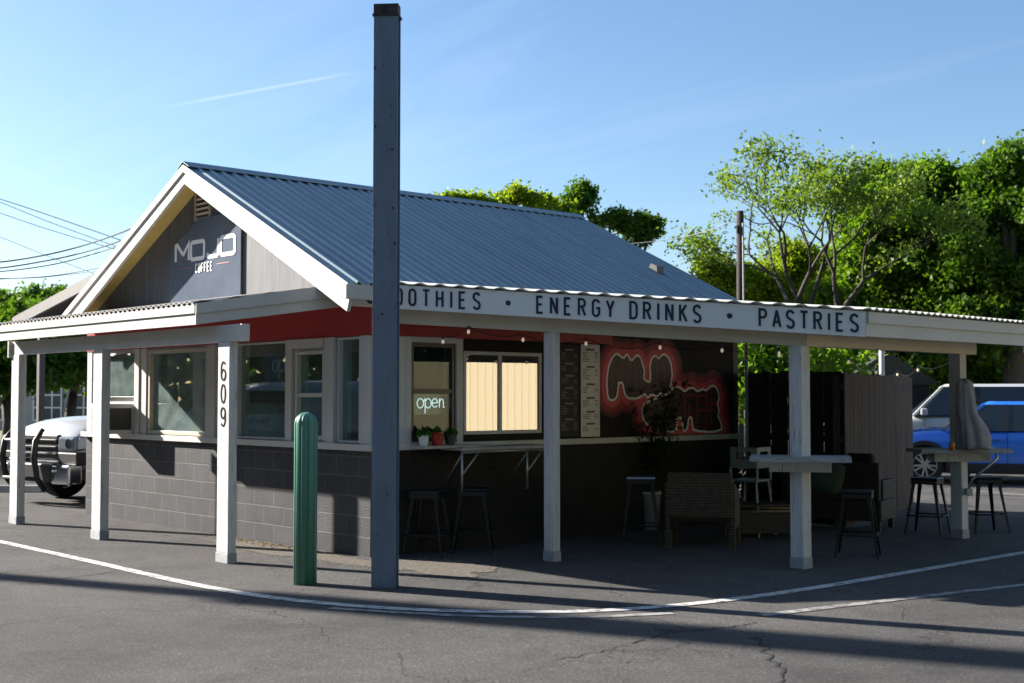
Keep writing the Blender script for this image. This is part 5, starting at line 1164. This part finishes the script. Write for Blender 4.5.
blue_p = mat('blue_car_paint', (.025,.19,.80), .28, metal=.15, coat=1.0); white_p = mat('white_car_paint', (.50,.52,.54), .3, coat=.8); silver_p = mat('pale_silver_paint', (.55,.57,.60), .3, metal=.2, coat=.8)
w0 = atd(925, 480, 24.2); w0.z = 0
car('bright blue compact crossover parked with its nose behind the fence panel', 'car', 'crossover_car', w0, blue_p, dict(arch=1,rot=radians(19),wf=1.32,wr=-1.32,tw=.86,w=.895,r=.34,zb=.22,hl=.72,seams=(.86,-.12,-.95),handles=(-.02,-.85),
  st=[(-2.18,.42,.95,.70,.02),(-2.10,.30,1.05,.80,.03),(-1.75,.24,1.10,.88,.04),(-1.0,.22,1.06,.90,.02),(0,.22,1.00,.895,.02),(.8,.22,.98,.895,.03),(1.2,.22,.97,.895,.07),(1.6,.24,.90,.87,.09),(1.95,.28,.80,.78,.08),(2.12,.34,.74,.68,.03),(2.17,.38,.68,.60,.02)],
  gh=(.98,1.46,.86,.62,1.05,.30,-1.30,-1.95,[(-.10,-.14,.07)],.06)))
w1 = atd(897, 474, 28.0); w1.z = 0
car('white full-size SUV parked behind the blue crossover', 'SUV', 'suv', w1, white_p, dict(rot=radians(16),wf=1.47,wr=-1.47,tw=.97,w=1.01,r=.39,zb=.32,hl=.92,seams=(.9,-.15,-1.15),handles=(-.05,-1.05),
  st=[(-2.58,.50,1.20,.90,.02),(-2.50,.38,1.24,.97,.02),(-1.8,.34,1.24,1.01,.02),(0,.32,1.22,1.01,.02),(1.0,.32,1.20,1.01,.04),(1.5,.32,1.19,1.0,.06),(2.2,.36,1.12,.97,.06),(2.5,.40,1.05,.88,.04),(2.58,.48,.95,.80,.02)],
  gh=(1.21,1.82,.97,.76,1.25,.55,-2.25,-2.50,[(-.18,-.20,.10),(-1.22,-1.24,.10)],.06)))
# person standing between the cars
pz = atd(974, 400, 26.2)
def person(label, loc, rz, h=1.6):
    t = thing('person', label, 'person', loc, rz); s = h/1.75
    J = {'pel':(0,0,.95),'sp':(0,0,1.15),'ch':(0,0,1.36),'nk':(0,0,1.50),'hd':(0,.01,1.58),'ht':(0,.0,1.70)}
    V = []; E = []; Rd = []
    def add(p, r, par=None):
        V.append(Vector(p)*s); Rd.append((r[0]*s, r[1]*s) if isinstance(r, tuple) else (r*s, r*s)); i = len(V)-1
        if par is not None: E.append((par, i))
        return i
    p = add((0,0,.95),(.15,.11)); sp = add((0,0,1.15),(.13,.10),p); c_ = add((0,0,1.36),(.16,.11),sp); n_ = add((0,0,1.49),.055,c_); h1 = add((0,.015,1.58),(.075,.09),n_); add((0,.0,1.69),(.06,.075),h1)
    for sd_ in (-1,1):
        a = add((sd_*.19,0,1.40),.055,c_); b = add((sd_*.25,-.02,1.13),.042,a); c2 = add((sd_*.26,.06,.90),.032,b); add((sd_*.26,.09,.80),(.035,.02),c2)
        a = add((sd_*.10,0,.88),.09,p); b = add((sd_*.11,0,.50),.06,a); c2 = add((sd_*.11,-.01,.10),.042,b); add((sd_*.11,.12,.04),(.04,.03),c2)
    me = bpy.data.meshes.new('body'); me.from_pydata(V, E, []); o = bpy.data.objects.new('body', me); COL.objects.link(o); sk = o.modifiers.new('s','SKIN'); 
    for i, r in enumerate(Rd): me.skin_vertices[0].data[i].radius = r
    me.skin_vertices[0].data[0].use_root = True
    ss = o.modifiers.new('ss','SUBSURF'); ss.levels = 2; ss.render_levels = 2
    bpy.context.view_layer.update(); dg = bpy.context.evaluated_depsgraph_get(); m2 = bpy.data.meshes.new_from_object(o.evaluated_get(dg)); o.modifiers.clear(); o.data = m2
    skin = mat('skin', (.45,.26,.18), .5); shirt = mat('dark_shirt', (.05,.05,.08), .8); jeans = mat('jeans', (.04,.06,.12), .8)
    m2.materials.clear(); [m2.materials.append(x) for x in (skin, shirt, jeans)]
    for f in m2.polygons:
        c = f.center/s; f.use_smooth = True; f.material_index = 0 if c.z > 1.47 or (abs(c.x) > .2 and c.z < 1.2) else (1 if c.z > .93 else 2)
    o.parent = t
    hr = MB(); hr.lathe([(.088*s,0),(.094*s,.05*s),(.085*s,.10*s),(.05*s,.135*s),(.01*s,.145*s)], 20, (0,-.02*s,1.585*s)); hr.build('hair', mat('dark_hair', (.02,.014,.01), .6), t, smooth=True)
    return t
person('person with dark hair whose head shows above the blue car hood', (pz.x, pz.y, 0), TH+2.2, 1.62)

# pickup at left
lens_d = mat('smoky_headlamp', (.16,.18,.20), .08, spec=.9)
crn = atd(76, 440, 19.0); hd = (-RT*.60-FWH*.80).normalized(); lf = Vector((-hd.y, hd.x, 0))   # heading, left side
front_c = Vector((crn.x, crn.y, 0))-lf*1.0
tp = thing('pickup_truck', 'white pickup truck with a black push bar parked beside the building', 'pickup truck', front_c-hd*2.9, math.atan2(hd.y, hd.x)); wt_ = 1.0
loft([(-2.9,.65,1.30,.97,.01),(-2.8,.55,1.34,1.0,.01),(-1.0,.50,1.34,1.0,.01),(0,.48,1.30,1.0,.01),(1.0,.46,1.24,1.0,.03),(1.6,.46,1.24,1.0,.08),(2.3,.48,1.20,.99,.12),(2.65,.52,1.12,.97,.11),(2.83,.58,1.00,.93,.05),(2.88,.62,.92,.88,.02)], 'body', white_p, tp, [((1.85,.41),.50,2.2),((-1.9,.41),.50,2.2)])
MB().box(-2.4,2.5,-.8,.8,.35,.9).build('underbody', blackpl, tp)
for x in (1.85,-1.9):
    for s_ in (-1,1): wheel(tp, x, s_*.84, .41, .27, s_)
greenhouse(tp, white_p, 1.25, 1.86, .93, .76, 1.35, .65, -.95, -1.15, [(-.15,-.15,.08)], .06)
xf = 2.90
MB().box(xf-.10,xf-.02,-.52,.52,.66,1.04).build('grille', blackpl, tp, bevel=.02)
m_ = MB()
for k in range(3): m_.box(xf-.02,xf+.005,-.5,.5,.74+k*.10,.77+k*.10)
m_.build('grille_bars', mat('dark_chrome', (.12,.12,.125), .25, metal=.8), tp, bevel=.006)
for s_ in (-1,1):
    y0, y1 = sorted((s_*.545, s_*.955)); h_ = MB(); h_.box(xf-.22,xf+.0,y0,y1,.80,1.02); hl_ = h_.build('headlight', lens_d, tp, bevel=.04); q_ = MB(); q_.lathe([(.065,0),(.075,.02)], 20); q_.v = [(xf+.001+c, (y0+y1)/2+s_*.09+a, .915+b) for a, b, c in q_.v]; q_.build('lamp_reflector', chrome, hl_)
    for yy_, zz_, hh2 in ((.5, .60, .785),): q_ = MB(); a0_, a1_ = sorted((s_*.53, s_*1.004)); q_.box(xf-.34,xf-.012,a0_,a1_,zz_,hh2); q_.build('dark_bumper_cover', blackpl, tp, bevel=.02)
    y0, y1 = sorted((s_*.90, s_*1.0)); MB().box(xf-.42,xf-.06,y0,y1,.83,1.0).build('side_lens', lamp_m, hl_, bevel=.02)
    y0, y1 = sorted((s_*.93, s_*1.005)); MB().box(xf-.52,xf-.43,y0,y1,.84,1.0).build('indicator', amber, hl_, bevel=.01)
    y0, y1 = sorted((s_*.56, s_*1.0)); MB().box(xf-.12,xf+.12,y0,y1,.32,.60).build('bumper_end', chrome, tp, bevel=.03)
    MB().lathe([(.05,0),(.055,.03)], 16, (0,0,0)).build('fog_lamp', lamp_m, tp, loc=(xf+.10, s_*.66, .50))
    m_ = MB(); m_.tube([(xf+.10,s_*.38,.22),(xf+.24,s_*.40,.40),(xf+.30,s_*.41,.70),(xf+.27,s_*.40,.95),(xf+.14,s_*.38,1.12)], [.035,.045,.048,.045,.035], 12); m_.build('push_bar_upright', blackpl, tp, smooth=True)
MB().box(xf-.02,xf+.10,-.555,.555,.34,.62).build('bumper_centre', blackpl, tp, bevel=.03)
m_ = MB()
for z in (.40,.68,.96): m_.tube([(xf+.27,-.40,z),(xf+.29,0,z),(xf+.27,.40,z)], .028, 8)
m_.build('push_bar_rails', blackpl, tp, smooth=True)
# wheel stop behind left post
ws = ong(12,492); t = thing('parking_block', 'low concrete parking block on the lot behind the leftmost post', 'parking block', (ws.x,ws.y,0), TH)
m_ = MB(); m_.prism([(-.9,-.08,0),(-.9,.08,0),(-.9,.055,.11),(-.9,-.055,.11)], (1.8,0,0)); m_.build('block', mat('concrete', (.30,.29,.28), .9, var=.15), t, bevel=.01)
# a parked van out of frame gives the windows something to mirror
van = thing('parked_van', 'white parked van across the lot, out of frame to the left', 'van', (-17,-9.5,0), radians(100))
loft([(-2.5,.4,1.9,.9,.03),(-2.4,.3,2.0,.95,.03),(1.2,.3,2.0,.95,.03),(1.7,.3,1.5,.95,.05),(2.3,.3,1.05,.92,.06),(2.5,.4,.9,.85,.02)], 'body', white_p, van, [((1.6,.35),.42,2.2),((-1.6,.35),.42,2.2)])
for x in (1.6,-1.6):
    for s_ in (-1,1): wheel(van, x, s_*.8, .35, .22, s_)
for s_ in (-1,1): MB().box(-.2,1.4,min(s_*.955,s_*.96),max(s_*.955,s_*.96),1.2,1.75).build('window', carglass, van)
rng = np.random.default_rng(5); pth = [(-37,0),(-39,-14),(-33,-30),(-10,-34),(12,-30),(28,-22),(36,0),(36,60)]; pts_ = []  # out-of-frame trees added to cut sky fill and darken the window reflections
for (a, b) in zip(pth, pth[1:]):
    a, b = np.array(a), np.array(b); L = np.linalg.norm(b-a)
    for _ in range(int(L*(30 if a[0] < -20 else 17))):
        p = a+(b-a)*rng.random(); top_ = (9.5 if p[0] < -20 else 14.5)+2.2*sin(p[0]*.35+p[1]*.2)+1.2*sin(p[1]*.9+p[0]*.6); pts_.append((p[0]+rng.normal()*1.8, p[1]+rng.normal()*1.8, rng.random()**.8*top_+.3))
pts_ = np.array(pts_); o = mesh_np('sky_blocking_trees', leaves(pts_, np.full(len(pts_), .8), 22, .42, rng), 4, L_dark, None); tag(o, 'belt of unseen trees added round the lot to block low sky light, also mirrored in the windows', 'sky blocking tree belt', None, 'stuff')
